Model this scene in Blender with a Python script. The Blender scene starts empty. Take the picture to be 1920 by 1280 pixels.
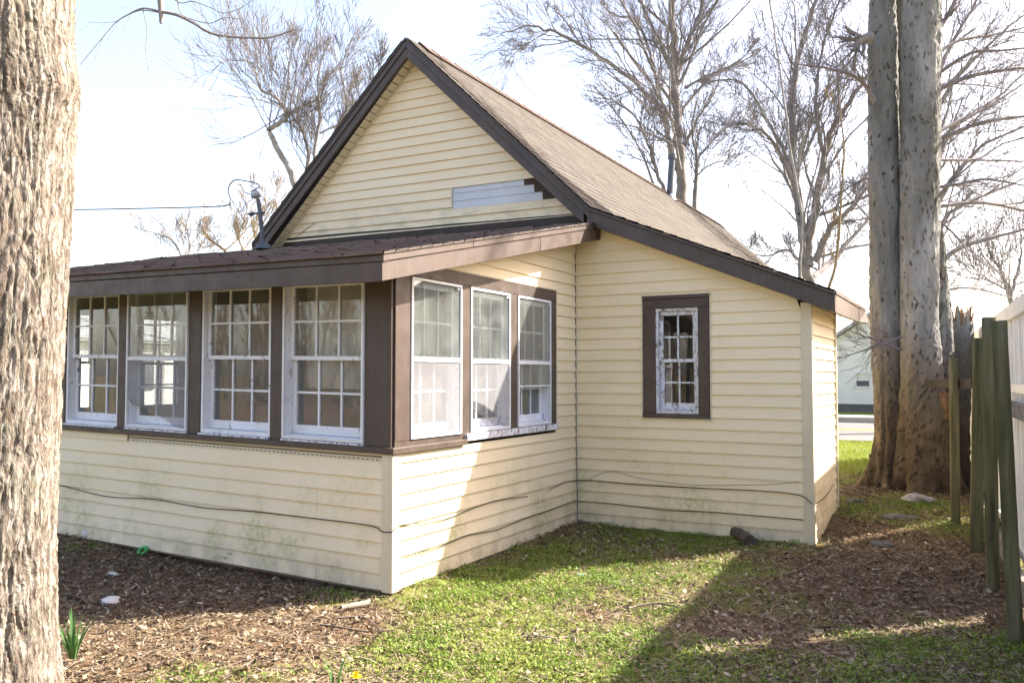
import bpy, math, random
import numpy as np
from mathutils import Matrix, Vector

# ------------------------------------------------------------------ camera, sky, sun, exposure
F_PX, PITCH, YAW = 1555.8, 0.04093, -0.50589
CAM = np.array([3.2965, -4.3430, 1.3830])
SUN_AZ, SUN_EL = math.radians(43.5), math.radians(36.0)      # azimuth from +Y towards +X
scene = bpy.context.scene
FW = np.array([math.sin(YAW)*math.cos(PITCH), math.cos(YAW)*math.cos(PITCH), math.sin(PITCH)])
RT = np.array([math.cos(YAW), -math.sin(YAW), 0.0])
UP = np.cross(RT, FW)
cd = bpy.data.cameras.new("camera")
cam = bpy.data.objects.new("camera", cd)
scene.collection.objects.link(cam)
cd.sensor_fit = 'HORIZONTAL'; cd.sensor_width = 36.0
cd.lens = F_PX/1920*36
cd.clip_start = 0.05; cd.clip_end = 3000
cam.matrix_world = Matrix(((RT[0], UP[0], -FW[0], CAM[0]), (RT[1], UP[1], -FW[1], CAM[1]),
                           (RT[2], UP[2], -FW[2], CAM[2]), (0, 0, 0, 1)))
scene.camera = cam
world = bpy.data.worlds.new("World"); scene.world = world
world.use_nodes = True
wn = world.node_tree; wn.nodes.clear()
sky = wn.nodes.new('ShaderNodeTexSky'); sky.sky_type = 'NISHITA'; sky.sun_disc = False
sky.sun_elevation = SUN_EL; sky.sun_rotation = SUN_AZ
sky.air_density = 1.0; sky.dust_density = 2.5; sky.ozone_density = 1.0
bg = wn.nodes.new('ShaderNodeBackground'); bg.inputs['Strength'].default_value = 0.138
wo = wn.nodes.new('ShaderNodeOutputWorld')
wb = wn.nodes.new('ShaderNodeMix'); wb.data_type = 'RGBA'; wb.blend_type = 'MULTIPLY'      # warm white balance of the whole sky
wb.inputs[0].default_value = 1.0; wb.inputs[7].default_value = (1.10, .955, .91, 1)
wn.links.new(sky.outputs[0], wb.inputs[6]); wn.links.new(wb.outputs[2], bg.inputs['Color']); wn.links.new(bg.outputs[0], wo.inputs['Surface'])
sl = bpy.data.lights.new("sun", 'SUN'); sl.energy = 5.0; sl.angle = math.radians(0.8); sl.color = (1.0, 0.93, 0.82)
sun = bpy.data.objects.new("sun", sl); scene.collection.objects.link(sun)
sd = Vector((math.sin(SUN_AZ)*math.cos(SUN_EL), math.cos(SUN_AZ)*math.cos(SUN_EL), math.sin(SUN_EL)))
sun.rotation_euler = sd.to_track_quat('Z', 'Y').to_euler()
sun.location = (20, 20, 20)
scene.view_settings.view_transform = 'Standard'; scene.view_settings.look = 'None'
scene.view_settings.exposure = 1.98; scene.view_settings.gamma = 1.0
scene.view_settings.use_curve_mapping = False
scene.render.engine = 'CYCLES'
scene.cycles.use_denoising = True
scene.cycles.max_bounces = 8; scene.cycles.transparent_max_bounces = 24
scene.cycles.diffuse_bounces = 4; scene.cycles.glossy_bounces = 4
scene.cycles.caustics_reflective = False; scene.cycles.caustics_refractive = False

rng = np.random.default_rng(7); random.seed(7)
COL = scene.collection

# ------------------------------------------------------------------ pixel -> point of the place (photo is 1920 wide)
def ray(u, v): return FW + RT*(u-960)/F_PX - UP*(v-640)/F_PX
def at(u, v, dep): return CAM + ray(u, v)*dep
def un(u, v, ax, val):
    d = ray(u, v); return CAM + d*((val-CAM[ax])/d[ax])

# ------------------------------------------------------------------ noise
def hsh(ix, iy, s):
    h = (ix.astype(np.int64)*374761393 + iy.astype(np.int64)*668265263 + s*974711) & 0x7fffffff
    h = ((h ^ (h >> 13))*1274126177) & 0x7fffffff
    h = (h ^ (h >> 16)) & 0xffffff
    return h/float(0x1000000)
def vn(x, y, s=0):
    x = np.asarray(x, float); y = np.asarray(y, float)
    ix = np.floor(x); iy = np.floor(y); fx = x-ix; fy = y-iy
    fx = fx*fx*(3-2*fx); fy = fy*fy*(3-2*fy)
    a = hsh(ix, iy, s); b = hsh(ix+1, iy, s); c = hsh(ix, iy+1, s); d = hsh(ix+1, iy+1, s)
    return (a*(1-fx)+b*fx)*(1-fy)+(c*(1-fx)+d*fx)*fy - .5
def fbm(x, y, s=0, o=3):
    x = np.asarray(x, float); y = np.asarray(y, float)
    return sum(vn(x*2**i, y*2**i, s+i*17)/2**i for i in range(o))
def worley(u, v, s):
    iu = np.floor(u); iv = np.floor(v)
    f1 = np.full(u.shape, 9.); f2 = np.full(u.shape, 9.); cid = np.zeros(u.shape)
    for a in (-1, 0, 1):
        for b in (-1, 0, 1):
            cx = iu+a; cy = iv+b
            px = cx+.1+.8*hsh(cx, cy, s); py = cy+.1+.8*hsh(cx, cy, s+5)
            d = np.hypot(u-px, v-py)
            n1 = d < f1
            f2 = np.where(n1, f1, np.minimum(f2, d)); cid = np.where(n1, hsh(cx, cy, s+9), cid); f1 = np.where(n1, d, f1)
    return f1, f2, cid
def sst(a, b, x):
    t = np.clip((np.asarray(x, float)-a)/(b-a), 0, 1); return t*t*(3-2*t)

# ------------------------------------------------------------------ object helpers
def tag(o, label=None, cat=None, group=None, kind=None):
    if label: o['label'] = label
    if cat: o['category'] = cat
    if group: o['group'] = group
    if kind: o['kind'] = kind
    return o
def empty(name, loc=(0, 0, 0)):
    o = bpy.data.objects.new(name, None); COL.objects.link(o); o.location = tuple(float(c) for c in loc)
    o.empty_display_size = .1
    return o
def parent_to(o, par):
    if par is None: return
    o.parent = par
    M = Matrix.Identity(4); q = par
    chain = []
    while q is not None: chain.append(q); q = q.parent
    for q in reversed(chain):
        M = M @ q.matrix_parent_inverse @ Matrix.Translation(q.location)
    o.matrix_parent_inverse = M.inverted()
def link_mesh(name, me, m, par):
    o = bpy.data.objects.new(name, me); COL.objects.link(o)
    if m is not None: me.materials.append(MAT[m] if isinstance(m, str) else m)
    parent_to(o, par)
    return o
def npmesh(name, V, F, m, par=None, rnd=None, smooth=False):
    """F: int array (n,3) or (n,4) or list of such arrays."""
    if not isinstance(F, (list, tuple)): F = [F]
    F = [np.asarray(f, np.int32) for f in F if len(f)]
    me = bpy.data.meshes.new(name)
    V = np.asarray(V, np.float32)
    me.vertices.add(len(V)); me.vertices.foreach_set('co', V.ravel())
    nl = sum(f.size for f in F); npoly = sum(len(f) for f in F)
    me.loops.add(nl); me.loops.foreach_set('vertex_index', np.concatenate([f.ravel() for f in F]))
    me.polygons.add(npoly)
    tot = np.concatenate([np.full(len(f), f.shape[1], np.int32) for f in F])
    st = np.concatenate([[0], np.cumsum(tot)[:-1]]).astype(np.int32)
    me.polygons.foreach_set('loop_start', st)
    if smooth: me.polygons.foreach_set('use_smooth', np.ones(npoly, bool))
    me.update(calc_edges=True)
    if rnd is not None:
        a = me.attributes.new('rnd', 'FLOAT', 'POINT'); a.data.foreach_set('value', np.asarray(rnd, np.float32))
    return link_mesh(name, me, m, par)

class MB:
    def __init__(s): s.v = []; s.f = []
    def quad(s, a, b, c, d):
        n = len(s.v); s.v += [tuple(a), tuple(b), tuple(c), tuple(d)]; s.f.append((n, n+1, n+2, n+3))
    def poly(s, pts):
        n = len(s.v); s.v += [tuple(p) for p in pts]; s.f.append(tuple(range(n, n+len(pts))))
    def hexa(s, p):                       # 8 points: bottom 4 ccw, top 4 ccw
        n = len(s.v); s.v += [tuple(float(c) for c in q) for q in p]
        for f in ((3, 2, 1, 0), (4, 5, 6, 7), (0, 1, 5, 4), (1, 2, 6, 5), (2, 3, 7, 6), (3, 0, 4, 7)):
            s.f.append(tuple(n+i for i in f))
        return s
    def box(s, x0, x1, y0, y1, z0, z1, T=None):
        p = [(x0, y0, z0), (x1, y0, z0), (x1, y1, z0), (x0, y1, z0), (x0, y0, z1), (x1, y0, z1), (x1, y1, z1), (x0, y1, z1)]
        if T: p = [T(*q) for q in p]
        return s.hexa(p)
    def prism(s, prof, A, B):             # prof: list of points functions -> loft between two profile lists
        n = len(s.v); k = len(A)
        s.v += [tuple(p) for p in A]+[tuple(p) for p in B]
        for i in range(k):
            j = (i+1) % k; s.f.append((n+i, n+j, n+k+j, n+k+i))
        s.f.append(tuple(n+k-1-i for i in range(k))); s.f.append(tuple(n+k+i for i in range(k)))
        return s
    def build(s, name, m, par=None, smooth=False, bevel=0):
        me = bpy.data.meshes.new(name); me.from_pydata(s.v, [], s.f); me.update()
        if smooth:
            for p in me.polygons: p.use_smooth = True
        o = link_mesh(name, me, m, par)
        if bevel:
            b = o.modifiers.new('bevel', 'BEVEL'); b.width = bevel; b.segments = 1; b.limit_method = 'ANGLE'
        return o

class Tubes:
    def __init__(s): s.b = {}
    def add(s, P, R, sides):
        P = np.asarray(P, float); s.b.setdefault((len(P), sides), []).append((P, np.asarray(R, float)))
    def arrays(s):
        VV = []; FF = []; RR = []; off = 0
        for (n, k), lst in s.b.items():
            P = np.stack([a for a, _ in lst]); R = np.stack([r for _, r in lst]); m = len(lst)
            T = np.gradient(P, axis=1); T /= np.linalg.norm(T, axis=2, keepdims=True)+1e-9
            ref = np.where(np.abs(T.mean(1, keepdims=True)[..., 2:3]) > .8, np.array([1., 0, 0]), np.array([0, 0, 1.]))
            A = np.cross(T, ref); A /= np.linalg.norm(A, axis=2, keepdims=True)+1e-9
            B = np.cross(T, A)
            th = np.arange(k)/k*2*math.pi
            ring = P[:, :, None, :]+R[:, :, None, None]*(A[:, :, None, :]*np.cos(th)[None, None, :, None]+B[:, :, None, :]*np.sin(th)[None, None, :, None])
            VV.append(ring.reshape(-1, 3)); RR.append(np.repeat(rng.random(m), n*k))
            i = np.arange(n-1)[:, None]*k; j = np.arange(k)[None, :]; j2 = (j+1) % k
            f = np.stack([i+j, i+j2, i+k+j2, i+k+j], -1).reshape(-1, 4)
            f = (f[None]+(np.arange(m)*n*k)[:, None, None]).reshape(-1, 4)+off
            FF.append(f); off += m*n*k
        return np.concatenate(VV), np.concatenate(FF), np.concatenate(RR)
    def build(s, name, m, par=None, smooth=True):
        V, F, R = s.arrays(); return npmesh(name, V, F, m, par, R, smooth)

# ------------------------------------------------------------------ materials
MAT = {}
def newmat(name):
    m = bpy.data.materials.new(name); m.use_nodes = True
    nt = m.node_tree; b = nt.nodes['Principled BSDF']; MAT[name] = m
    return m, nt, b
def N(nt, t, **kw):
    n = nt.nodes.new(t)
    for k, v in kw.items():
        if k in n.inputs.keys() if hasattr(n.inputs, 'keys') else False: n.inputs[k].default_value = v
        else: setattr(n, k, v)
    return n
def coords(nt, scale=(1, 1, 1)):
    tc = nt.nodes.new('ShaderNodeTexCoord'); mp = nt.nodes.new('ShaderNodeMapping')
    mp.inputs['Scale'].default_value = scale
    nt.links.new(tc.outputs['Object'], mp.inputs['Vector']); return mp.outputs[0]
def noise(nt, vec, scale, detail=4, rough=.55, dist=0):
    n = nt.nodes.new('ShaderNodeTexNoise'); n.inputs['Scale'].default_value = scale
    n.inputs['Detail'].default_value = detail; n.inputs['Roughness'].default_value = rough; n.inputs['Distortion'].default_value = dist
    nt.links.new(vec, n.inputs['Vector']); return n.outputs[0]
def ramp(nt, fac, stops):
    r = nt.nodes.new('ShaderNodeValToRGB'); e = r.color_ramp.elements
    while len(e) < len(stops): e.new(.5)
    for i, (p, c) in enumerate(stops):
        e[i].position = p; e[i].color = (c[0], c[1], c[2], 1) if not isinstance(c, (int, float)) else (c, c, c, 1)
    nt.links.new(fac, r.inputs[0]); return r.outputs[0]
def mix(nt, fac, a, b):
    m = nt.nodes.new('ShaderNodeMix'); m.data_type = 'RGBA'
    for sock, v in ((m.inputs[0], fac), (m.inputs[6], a), (m.inputs[7], b)):
        if isinstance(v, (int, float)): sock.default_value = v
        elif isinstance(v, tuple): sock.default_value = (*v, 1)
        else: nt.links.new(v, sock)
    return m.outputs[2]
def math_(nt, op, a, b=0.):
    m = nt.nodes.new('ShaderNodeMath'); m.operation = op
    for i, v in enumerate((a, b)):
        if isinstance(v, (int, float)): m.inputs[i].default_value = v
        else: nt.links.new(v, m.inputs[i])
    return m.outputs[0]
def maprange(nt, v, a, b, c=0., d=1.):
    m = nt.nodes.new('ShaderNodeMapRange'); nt.links.new(v, m.inputs[0])
    for i, x in zip((1, 2, 3, 4), (a, b, c, d)): m.inputs[i].default_value = x
    return m.outputs[0]
def zcoord(nt, ax=2):
    tc = nt.nodes.new('ShaderNodeTexCoord'); sp = nt.nodes.new('ShaderNodeSeparateXYZ')
    nt.links.new(tc.outputs['Object'], sp.inputs[0]); return sp.outputs[ax]
def bump(nt, b, h, strength, dist=.01):
    n = nt.nodes.new('ShaderNodeBump'); n.inputs['Strength'].default_value = strength; n.inputs['Distance'].default_value = dist
    nt.links.new(h, n.inputs['Height']); nt.links.new(n.outputs[0], b.inputs['Normal'])
def simple(name, stops, scale=8, rough=.7, bstr=.2, bscale=None, stretch=(1, 1, 1), spec=.3, dist=.004, metal=0., detail=5):
    m, nt, b = newmat(name); vec = coords(nt, stretch)
    c = ramp(nt, noise(nt, vec, scale, detail), stops); nt.links.new(c, b.inputs['Base Color'])
    b.inputs['Roughness'].default_value = rough; b.inputs['Specular IOR Level'].default_value = spec; b.inputs['Metallic'].default_value = metal
    if bstr: bump(nt, b, noise(nt, vec, bscale or scale*6, 5), bstr, dist)
    return m
def attrmat(name, stops, rough=.75, extra=None, transl=0., spec=.25, bstr=0, bscale=200):
    m, nt, b = newmat(name); a = nt.nodes.new('ShaderNodeAttribute'); a.attribute_name = 'rnd'
    c = ramp(nt, a.outputs['Fac'], stops)
    if extra:
        vec = coords(nt); c = mix(nt, ramp(nt, noise(nt, vec, extra[0]), [(.35, 0), (.7, 1)]), c, extra[1])
    nt.links.new(c, b.inputs['Base Color']); b.inputs['Roughness'].default_value = rough; b.inputs['Specular IOR Level'].default_value = spec
    if bstr: bump(nt, b, noise(nt, coords(nt), bscale, 4), bstr, .004)
    if transl:
        t = nt.nodes.new('ShaderNodeBsdfTranslucent'); nt.links.new(c, t.inputs[0])
        mx = nt.nodes.new('ShaderNodeMixShader'); mx.inputs[0].default_value = transl
        out = nt.nodes['Material Output']
        nt.links.new(b.outputs[0], mx.inputs[1]); nt.links.new(t.outputs[0], mx.inputs[2]); nt.links.new(mx.outputs[0], out.inputs['Surface'])
    return m

def mat_siding():
    m, nt, b = newmat('cream_siding'); vec = coords(nt)
    z = zcoord(nt); y = zcoord(nt, 1); x = zcoord(nt, 0)
    base = ramp(nt, noise(nt, coords(nt, (.6, .6, 2.0)), 1.6, 4), [(.3, (.79, .668, .445)), (.5, (.83, .71, .485)), (.72, (.85, .74, .52))])
    # chalky grey weathering in long streaks
    st = ramp(nt, noise(nt, coords(nt, (1, 1, 7)), 2.2, 6, .65), [(.52, 0), (.75, 1)])
    c = mix(nt, math_(nt, 'MULTIPLY', st, .16), base, (.66, .60, .46))
    # green algae low on the shaded boards
    zm = maprange(nt, z, .85, .25)
    al = math_(nt, 'MULTIPLY', ramp(nt, noise(nt, vec, 2.3, 4, .6, .3), [(.48, 0), (.62, 1)]), ramp(nt, noise(nt, vec, 26, 6, .72), [(.40, .15), (.62, 1)]))
    lo = math_(nt, 'MULTIPLY', al, zm); lo = math_(nt, 'MULTIPLY', lo, .62)
    c = mix(nt, lo, c, (.34, .34, .10))
    # splash dirt at the foot
    dm = maprange(nt, z, .22, -.02); dn = ramp(nt, noise(nt, coords(nt, (1, 1, .6)), 6, 6, .7), [(.35, 0), (.7, 1)])
    c = mix(nt, math_(nt, 'MULTIPLY', math_(nt, 'MULTIPLY', dm, dn), .75), c, (.25, .21, .15))
    # mildew under the gable
    gm = math_(nt, 'MULTIPLY', maprange(nt, z, 3.35, 2.95), maprange(nt, z, 2.85, 2.9))
    gn = ramp(nt, noise(nt, coords(nt, (1, 1, 2.4)), 5, 7, .72), [(.45, 0), (.7, 1)])
    c = mix(nt, math_(nt, 'MULTIPLY', math_(nt, 'MULTIPLY', gm, gn), .6), c, (.27, .27, .17))
    # thin vertical drip stains
    dr = ramp(nt, noise(nt, coords(nt, (9, 9, .55)), 3, 5, .7), [(.56, 0), (.74, 1)])
    c = mix(nt, math_(nt, 'MULTIPLY', dr, .13), c, (.45, .39, .26))
    # small specks
    sp = ramp(nt, noise(nt, vec, 70, 2), [(.70, 0), (.76, 1)])
    c = mix(nt, math_(nt, 'MULTIPLY', sp, .3), c, (.22, .19, .13))
    nt.links.new(c, b.inputs['Base Color'])
    b.inputs['Roughness'].default_value = .55; b.inputs['Specular IOR Level'].default_value = .3
    bump(nt, b, noise(nt, coords(nt, (6, 6, 60)), 6, 4), .12, .003)
mat_siding()
def mat_trim(name, a_, b_):
    m, nt, b = newmat(name); vec = coords(nt)
    c = ramp(nt, noise(nt, vec, 4, 6, .65), [(.3, a_), (.7, b_)])
    c = mix(nt, math_(nt, 'MULTIPLY', ramp(nt, noise(nt, coords(nt, (7, 7, .7)), 4, 5, .7), [(.5, 0), (.75, 1)]), .4), c, tuple(q*1.7 for q in b_))
    c = mix(nt, ramp(nt, noise(nt, vec, 26, 6, .7), [(.735, 0), (.75, 1)]), c, (.42, .36, .30))
    nt.links.new(c, b.inputs['Base Color']); b.inputs['Specular IOR Level'].default_value = .4
    nt.links.new(ramp(nt, noise(nt, vec, 9, 5), [(.3, .36), (.7, .6)]), b.inputs['Roughness'])
    bump(nt, b, math_(nt, 'ADD', noise(nt, vec, 180, 4), math_(nt, 'MULTIPLY', noise(nt, vec, 6, 3), 2.)), .16, .004)
mat_trim('brown_trim', (.058, .041, .031), (.080, .057, .044)); mat_trim('dark_fascia', (.056, .041, .033), (.076, .056, .046))
simple('flashing', [(.3, (.026, .020, .020)), (.7, (.045, .034, .033))], 6, .5, .15, 90, spec=.4)
simple('aluminium', [(.3, (.62, .63, .66)), (.7, (.76, .77, .79))], 12, .38, .08, 120, spec=.5)
simple('trim_cream', [(.3, (.62, .55, .39)), (.7, (.69, .62, .45))], 3, .5, .05, 120)
def mat_peel(name, paint, wood, lo, hi, scale=14):
    m, nt, b = newmat(name); vec = coords(nt, (1.6, 1.6, .8))
    k = ramp(nt, noise(nt, vec, scale, 9, .72, .6), [(lo, 0), (hi, 1)])
    w = ramp(nt, noise(nt, coords(nt, (6, 6, 1)), 12, 5), [(.3, wood), (.7, tuple(c*1.8 for c in wood))])
    p = ramp(nt, noise(nt, vec, 3, 3), [(.3, tuple(c*.86 for c in paint)), (.7, paint)])
    nt.links.new(mix(nt, k, p, w), b.inputs['Base Color']); b.inputs['Roughness'].default_value = .6
    bump(nt, b, k, -.5, .003)
mat_peel('peeling_white', (.78, .79, .82), (.16, .14, .12), .60, .64)
mat_peel('flaking_white', (.74, .75, .80), (.17, .14, .12), .52, .57, 22)
mat_peel('old_clapboard_white', (.62, .64, .67), (.13, .10, .08), .63, .68, 9)
simple('bare_wood', [(.3, (.045, .032, .024)), (.7, (.11, .08, .06))], 6, .85, .4, 40, (1, 1, 12))
simple('soffit_cream', [(.3, (.60, .52, .36)), (.7, (.68, .60, .43))], 4, .5, .05, 100)
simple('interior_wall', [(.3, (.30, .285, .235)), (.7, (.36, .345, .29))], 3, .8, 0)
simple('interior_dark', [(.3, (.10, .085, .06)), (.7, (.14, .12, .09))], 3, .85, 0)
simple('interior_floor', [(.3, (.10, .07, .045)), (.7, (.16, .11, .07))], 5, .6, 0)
simple('blind_white', [(.3, (.62, .60, .52)), (.7, (.72, .70, .62))], 4, .6, 0)
simple('wood_sheath', [(.3, (.20, .16, .11)), (.7, (.28, .22, .15))], 5, .85, .1)
attrmat('shingle_tan', [(0, (.084, .074, .064)), (.5, (.110, .097, .084)), (1, (.142, .126, .110))], .95, (3.0, (.091, .080, .070)), 0, .15, .5, 260)
attrmat('shingle_old', [(0, (.10, .07, .055)), (.5, (.17, .12, .095)), (1, (.28, .205, .165))], .92, (4.0, (.12, .09, .075)), 0, .15, .5, 260)
attrmat('brick', [(0, (.12, .055, .045)), (.5, (.19, .085, .065)), (1, (.24, .13, .10))], .9, (9, (.12, .11, .09)), 0, .2, .4, 120)
simple('mortar', [(.3, (.10, .09, .08)), (.7, (.17, .155, .135))], 12, .95, .4, 60)
simple('vent_metal', [(.3, (.05, .06, .075)), (.7, (.09, .10, .12))], 8, .5, .1, spec=.5)
simple('mast_grey', [(.3, (.045, .052, .062)), (.7, (.075, .085, .10))], 8, .5, .1, spec=.5)
simple('cap_grey', [(.3, (.30, .32, .35)), (.7, (.40, .42, .46))], 8, .45, .1, spec=.5)
simple('black_cable', [(.3, (.012, .012, .012)), (.7, (.025, .025, .024))], 30, .55, 0, spec=.4)
simple('grey_cable', [(.3, (.11, .11, .11)), (.7, (.17, .17, .165))], 30, .6, 0)

def mat_glass(name, tint, haze, hazecol, refl=1.0):
    m, nt, b = newmat(name); nt.nodes.remove(b); out = nt.nodes['Material Output']
    t = nt.nodes.new('ShaderNodeBsdfTransparent'); t.inputs[0].default_value = (*tint, 1)
    g = nt.nodes.new('ShaderNodeBsdfGlossy'); g.inputs['Roughness'].default_value = .02; g.inputs[0].default_value = (refl, refl, refl, 1)
    fr = nt.nodes.new('ShaderNodeFresnel'); fr.inputs[0].default_value = 1.52
    bp = nt.nodes.new('ShaderNodeBump'); bp.inputs['Strength'].default_value = .012; bp.inputs['Distance'].default_value = .02
    nt.links.new(noise(nt, coords(nt), 2.5, 2), bp.inputs['Height']); nt.links.new(bp.outputs[0], g.inputs['Normal'])
    d = nt.nodes.new('ShaderNodeBsdfDiffuse'); d.inputs[0].default_value = (*hazecol, 1)
    m1 = nt.nodes.new('ShaderNodeMixShader'); m2 = nt.nodes.new('ShaderNodeMixShader')
    k = ramp(nt, noise(nt, coords(nt), 5, 6, .7), [(.3, haze*.5), (.75, haze*1.6)])
    nt.links.new(k, m1.inputs[0]); nt.links.new(t.outputs[0], m1.inputs[1]); nt.links.new(d.outputs[0], m1.inputs[2])
    k2 = math_(nt, 'MULTIPLY', fr.outputs[0], 1.7)
    nt.links.new(k2, m2.inputs[0]); nt.links.new(m1.outputs[0], m2.inputs[1]); nt.links.new(g.outputs[0], m2.inputs[2])
    nt.links.new(m2.outputs[0], out.inputs['Surface'])
mat_glass('old_glass', (.88, .91, .90), .13, (.56, .58, .55))  # haze: dirt on the panes, plus pale grey reflection painted in as colour
mat_glass('clear_old_glass', (.88, .90, .88), .025, (.5, .5, .46))
mat_glass('storm_glass', (.90, .94, .92), .14, (.62, .66, .62))
def mat_screen():
    m, nt, b = newmat('insect_screen'); out = nt.nodes['Material Output']
    t = nt.nodes.new('ShaderNodeBsdfTransparent')
    mx = nt.nodes.new('ShaderNodeMixShader')
    k = ramp(nt, noise(nt, coords(nt), 9, 5), [(.3, .42), (.7, .52)])
    b.inputs['Base Color'].default_value = (.30, .30, .31, 1); b.inputs['Roughness'].default_value = .7
    nt.links.new(k, mx.inputs[0]); nt.links.new(t.outputs[0], mx.inputs[1]); nt.links.new(b.outputs[0], mx.inputs[2])
    nt.links.new(mx.outputs[0], out.inputs['Surface'])
mat_screen()

def mat_bark():
    m, nt, b = newmat('furrowed_bark'); a = nt.nodes.new('ShaderNodeAttribute'); a.attribute_name = 'rnd'
    tc = nt.nodes.new('ShaderNodeTexCoord'); nz = nt.nodes.new('ShaderNodeTexNoise'); nz.inputs['Scale'].default_value = 9; nz.inputs['Detail'].default_value = 5
    nt.links.new(tc.outputs['Object'], nz.inputs['Vector'])
    vm = nt.nodes.new('ShaderNodeVectorMath'); vm.operation = 'MULTIPLY_ADD'; vm.inputs[1].default_value = (.07, .07, .10)
    nt.links.new(nz.outputs['Color'], vm.inputs[0]); nt.links.new(tc.outputs['Object'], vm.inputs[2])
    def vor(sc, feat):
        mp = nt.nodes.new('ShaderNodeMapping'); mp.inputs['Scale'].default_value = sc; nt.links.new(vm.outputs[0], mp.inputs['Vector'])
        v = nt.nodes.new('ShaderNodeTexVoronoi'); v.feature = feat; v.inputs['Scale'].default_value = 1; nt.links.new(mp.outputs[0], v.inputs['Vector']); return v
    e1 = vor((27, 27, 2.4), 'DISTANCE_TO_EDGE').outputs['Distance']; e2 = vor((48, 48, 11), 'DISTANCE_TO_EDGE').outputs['Distance']; e3 = vor((95, 95, 42), 'DISTANCE_TO_EDGE').outputs['Distance']
    cell = vor((48, 48, 15), 'F1').outputs['Color']; sep = nt.nodes.new('ShaderNodeSeparateXYZ'); nt.links.new(cell, sep.inputs[0])
    k1 = ramp(nt, e1, [(.0, 0), (.13, 1)]); k2 = ramp(nt, e2, [(.0, 0), (.10, 1)]); k3 = ramp(nt, e3, [(0, 0), (.10, 1)])
    c = ramp(nt, sep.outputs[0], [(0, (.155, .132, .105)), (.35, (.21, .185, .152)), (.7, (.255, .232, .197)), (1, (.30, .28, .245))])
    c = mix(nt, math_(nt, 'MULTIPLY', ramp(nt, noise(nt, coords(nt), 5, 5, .65), [(.54, 0), (.70, 1)]), .6), c, (.135, .15, .10))
    c = mix(nt, math_(nt, 'MULTIPLY', ramp(nt, noise(nt, coords(nt), 13, 3), [(.64, 0), (.72, 1)]), .55), c, (.20, .105, .06))
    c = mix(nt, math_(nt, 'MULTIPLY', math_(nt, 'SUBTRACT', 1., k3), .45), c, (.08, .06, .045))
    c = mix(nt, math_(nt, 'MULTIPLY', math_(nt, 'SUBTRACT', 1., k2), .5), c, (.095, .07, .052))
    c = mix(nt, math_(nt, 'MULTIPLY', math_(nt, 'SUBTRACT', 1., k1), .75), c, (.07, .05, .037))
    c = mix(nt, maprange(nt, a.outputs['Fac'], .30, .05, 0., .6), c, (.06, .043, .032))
    nt.links.new(c, b.inputs['Base Color']); b.inputs['Roughness'].default_value = .92; b.inputs['Specular IOR Level'].default_value = .12
    h = math_(nt, 'ADD', math_(nt, 'ADD', k1, math_(nt, 'MULTIPLY', k2, .55)), math_(nt, 'ADD', math_(nt, 'MULTIPLY', k3, .22), math_(nt, 'MULTIPLY', noise(nt, coords(nt, (1, 1, .4)), 150, 5, .7), .5)))
    h = math_(nt, 'ADD', h, math_(nt, 'MULTIPLY', sep.outputs[1], .35))
    bump(nt, b, h, .55, .005)
mat_bark()
def mat_sycamore():
    m, nt, b = newmat('sycamore_bark'); vec = coords(nt, (1, 1, .6))
    z = zcoord(nt)
    c = ramp(nt, noise(nt, coords(nt, (1, 1, .45)), 2.3, 5, .6), [(.3, (.13, .13, .115)), (.5, (.215, .213, .195)), (.7, (.33, .328, .31))])
    tan = ramp(nt, noise(nt, vec, 4, 6, .6), [(.3, (.07, .052, .034)), (.5, (.135, .105, .070)), (.7, (.23, .185, .125))])
    c = mix(nt, math_(nt, 'ADD', maprange(nt, z, 1.9, .7), math_(nt, 'MULTIPLY', noise(nt, vec, 3, 3), .0)), c, tan)
    fl = ramp(nt, noise(nt, coords(nt, (1, 1, .5)), 21, 5, .62), [(.60, 0), (.65, 1)])
    c = mix(nt, math_(nt, 'MULTIPLY', ramp(nt, noise(nt, coords(nt, (1, 1, .18)), 9, 6, .7), [(.45, 0), (.68, 1)]), .55), c, (.105, .098, .082))
    c = mix(nt, math_(nt, 'MULTIPLY', fl, .8), c, (.036, .026, .018))
    lo = math_(nt, 'MULTIPLY', maprange(nt, z, 1.1, .1), ramp(nt, noise(nt, vec, 9, 6, .7), [(.36, 0), (.6, 1)]))
    c = mix(nt, math_(nt, 'MULTIPLY', lo, .75), c, (.042, .029, .019))
    fa = nt.nodes.new('ShaderNodeAttribute'); fa.attribute_name = 'rnd'
    c = mix(nt, math_(nt, 'MULTIPLY', fa.outputs['Fac'], .75), c, (.045, .032, .022))
    ws = ramp(nt, noise(nt, vec, 34, 3), [(.70, 0), (.76, 1)])
    c = mix(nt, math_(nt, 'MULTIPLY', ws, .6), c, (.40, .41, .41))
    nt.links.new(c, b.inputs['Base Color']); b.inputs['Roughness'].default_value = .85; b.inputs['Specular IOR Level'].default_value = .2
    h = math_(nt, 'ADD', math_(nt, 'MULTIPLY', fl, .7), noise(nt, vec, 40, 6, .7))
    bump(nt, b, h, .8, .016)
mat_sycamore()
simple('rotten_wood', [(.25, (.05, .032, .02)), (.5, (.20, .115, .06)), (.75, (.40, .26, .16))], 9, .9, .7, 40, (1, 1, .35), dist=.015)
simple('branch_bark', [(.3, (.14, .125, .115)), (.7, (.26, .24, .22))], 3, .9, .2)
simple('pale_branch', [(.3, (.22, .20, .18)), (.7, (.36, .34, .31))], 3, .9, .1)
simple('tan_branch', [(.3, (.20, .15, .09)), (.7, (.34, .26, .16))], 3, .9, .1)
simple('twig_bark', [(.3, (.17, .155, .155)), (.7, (.28, .255, .25))], 6, .9, 0)
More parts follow.
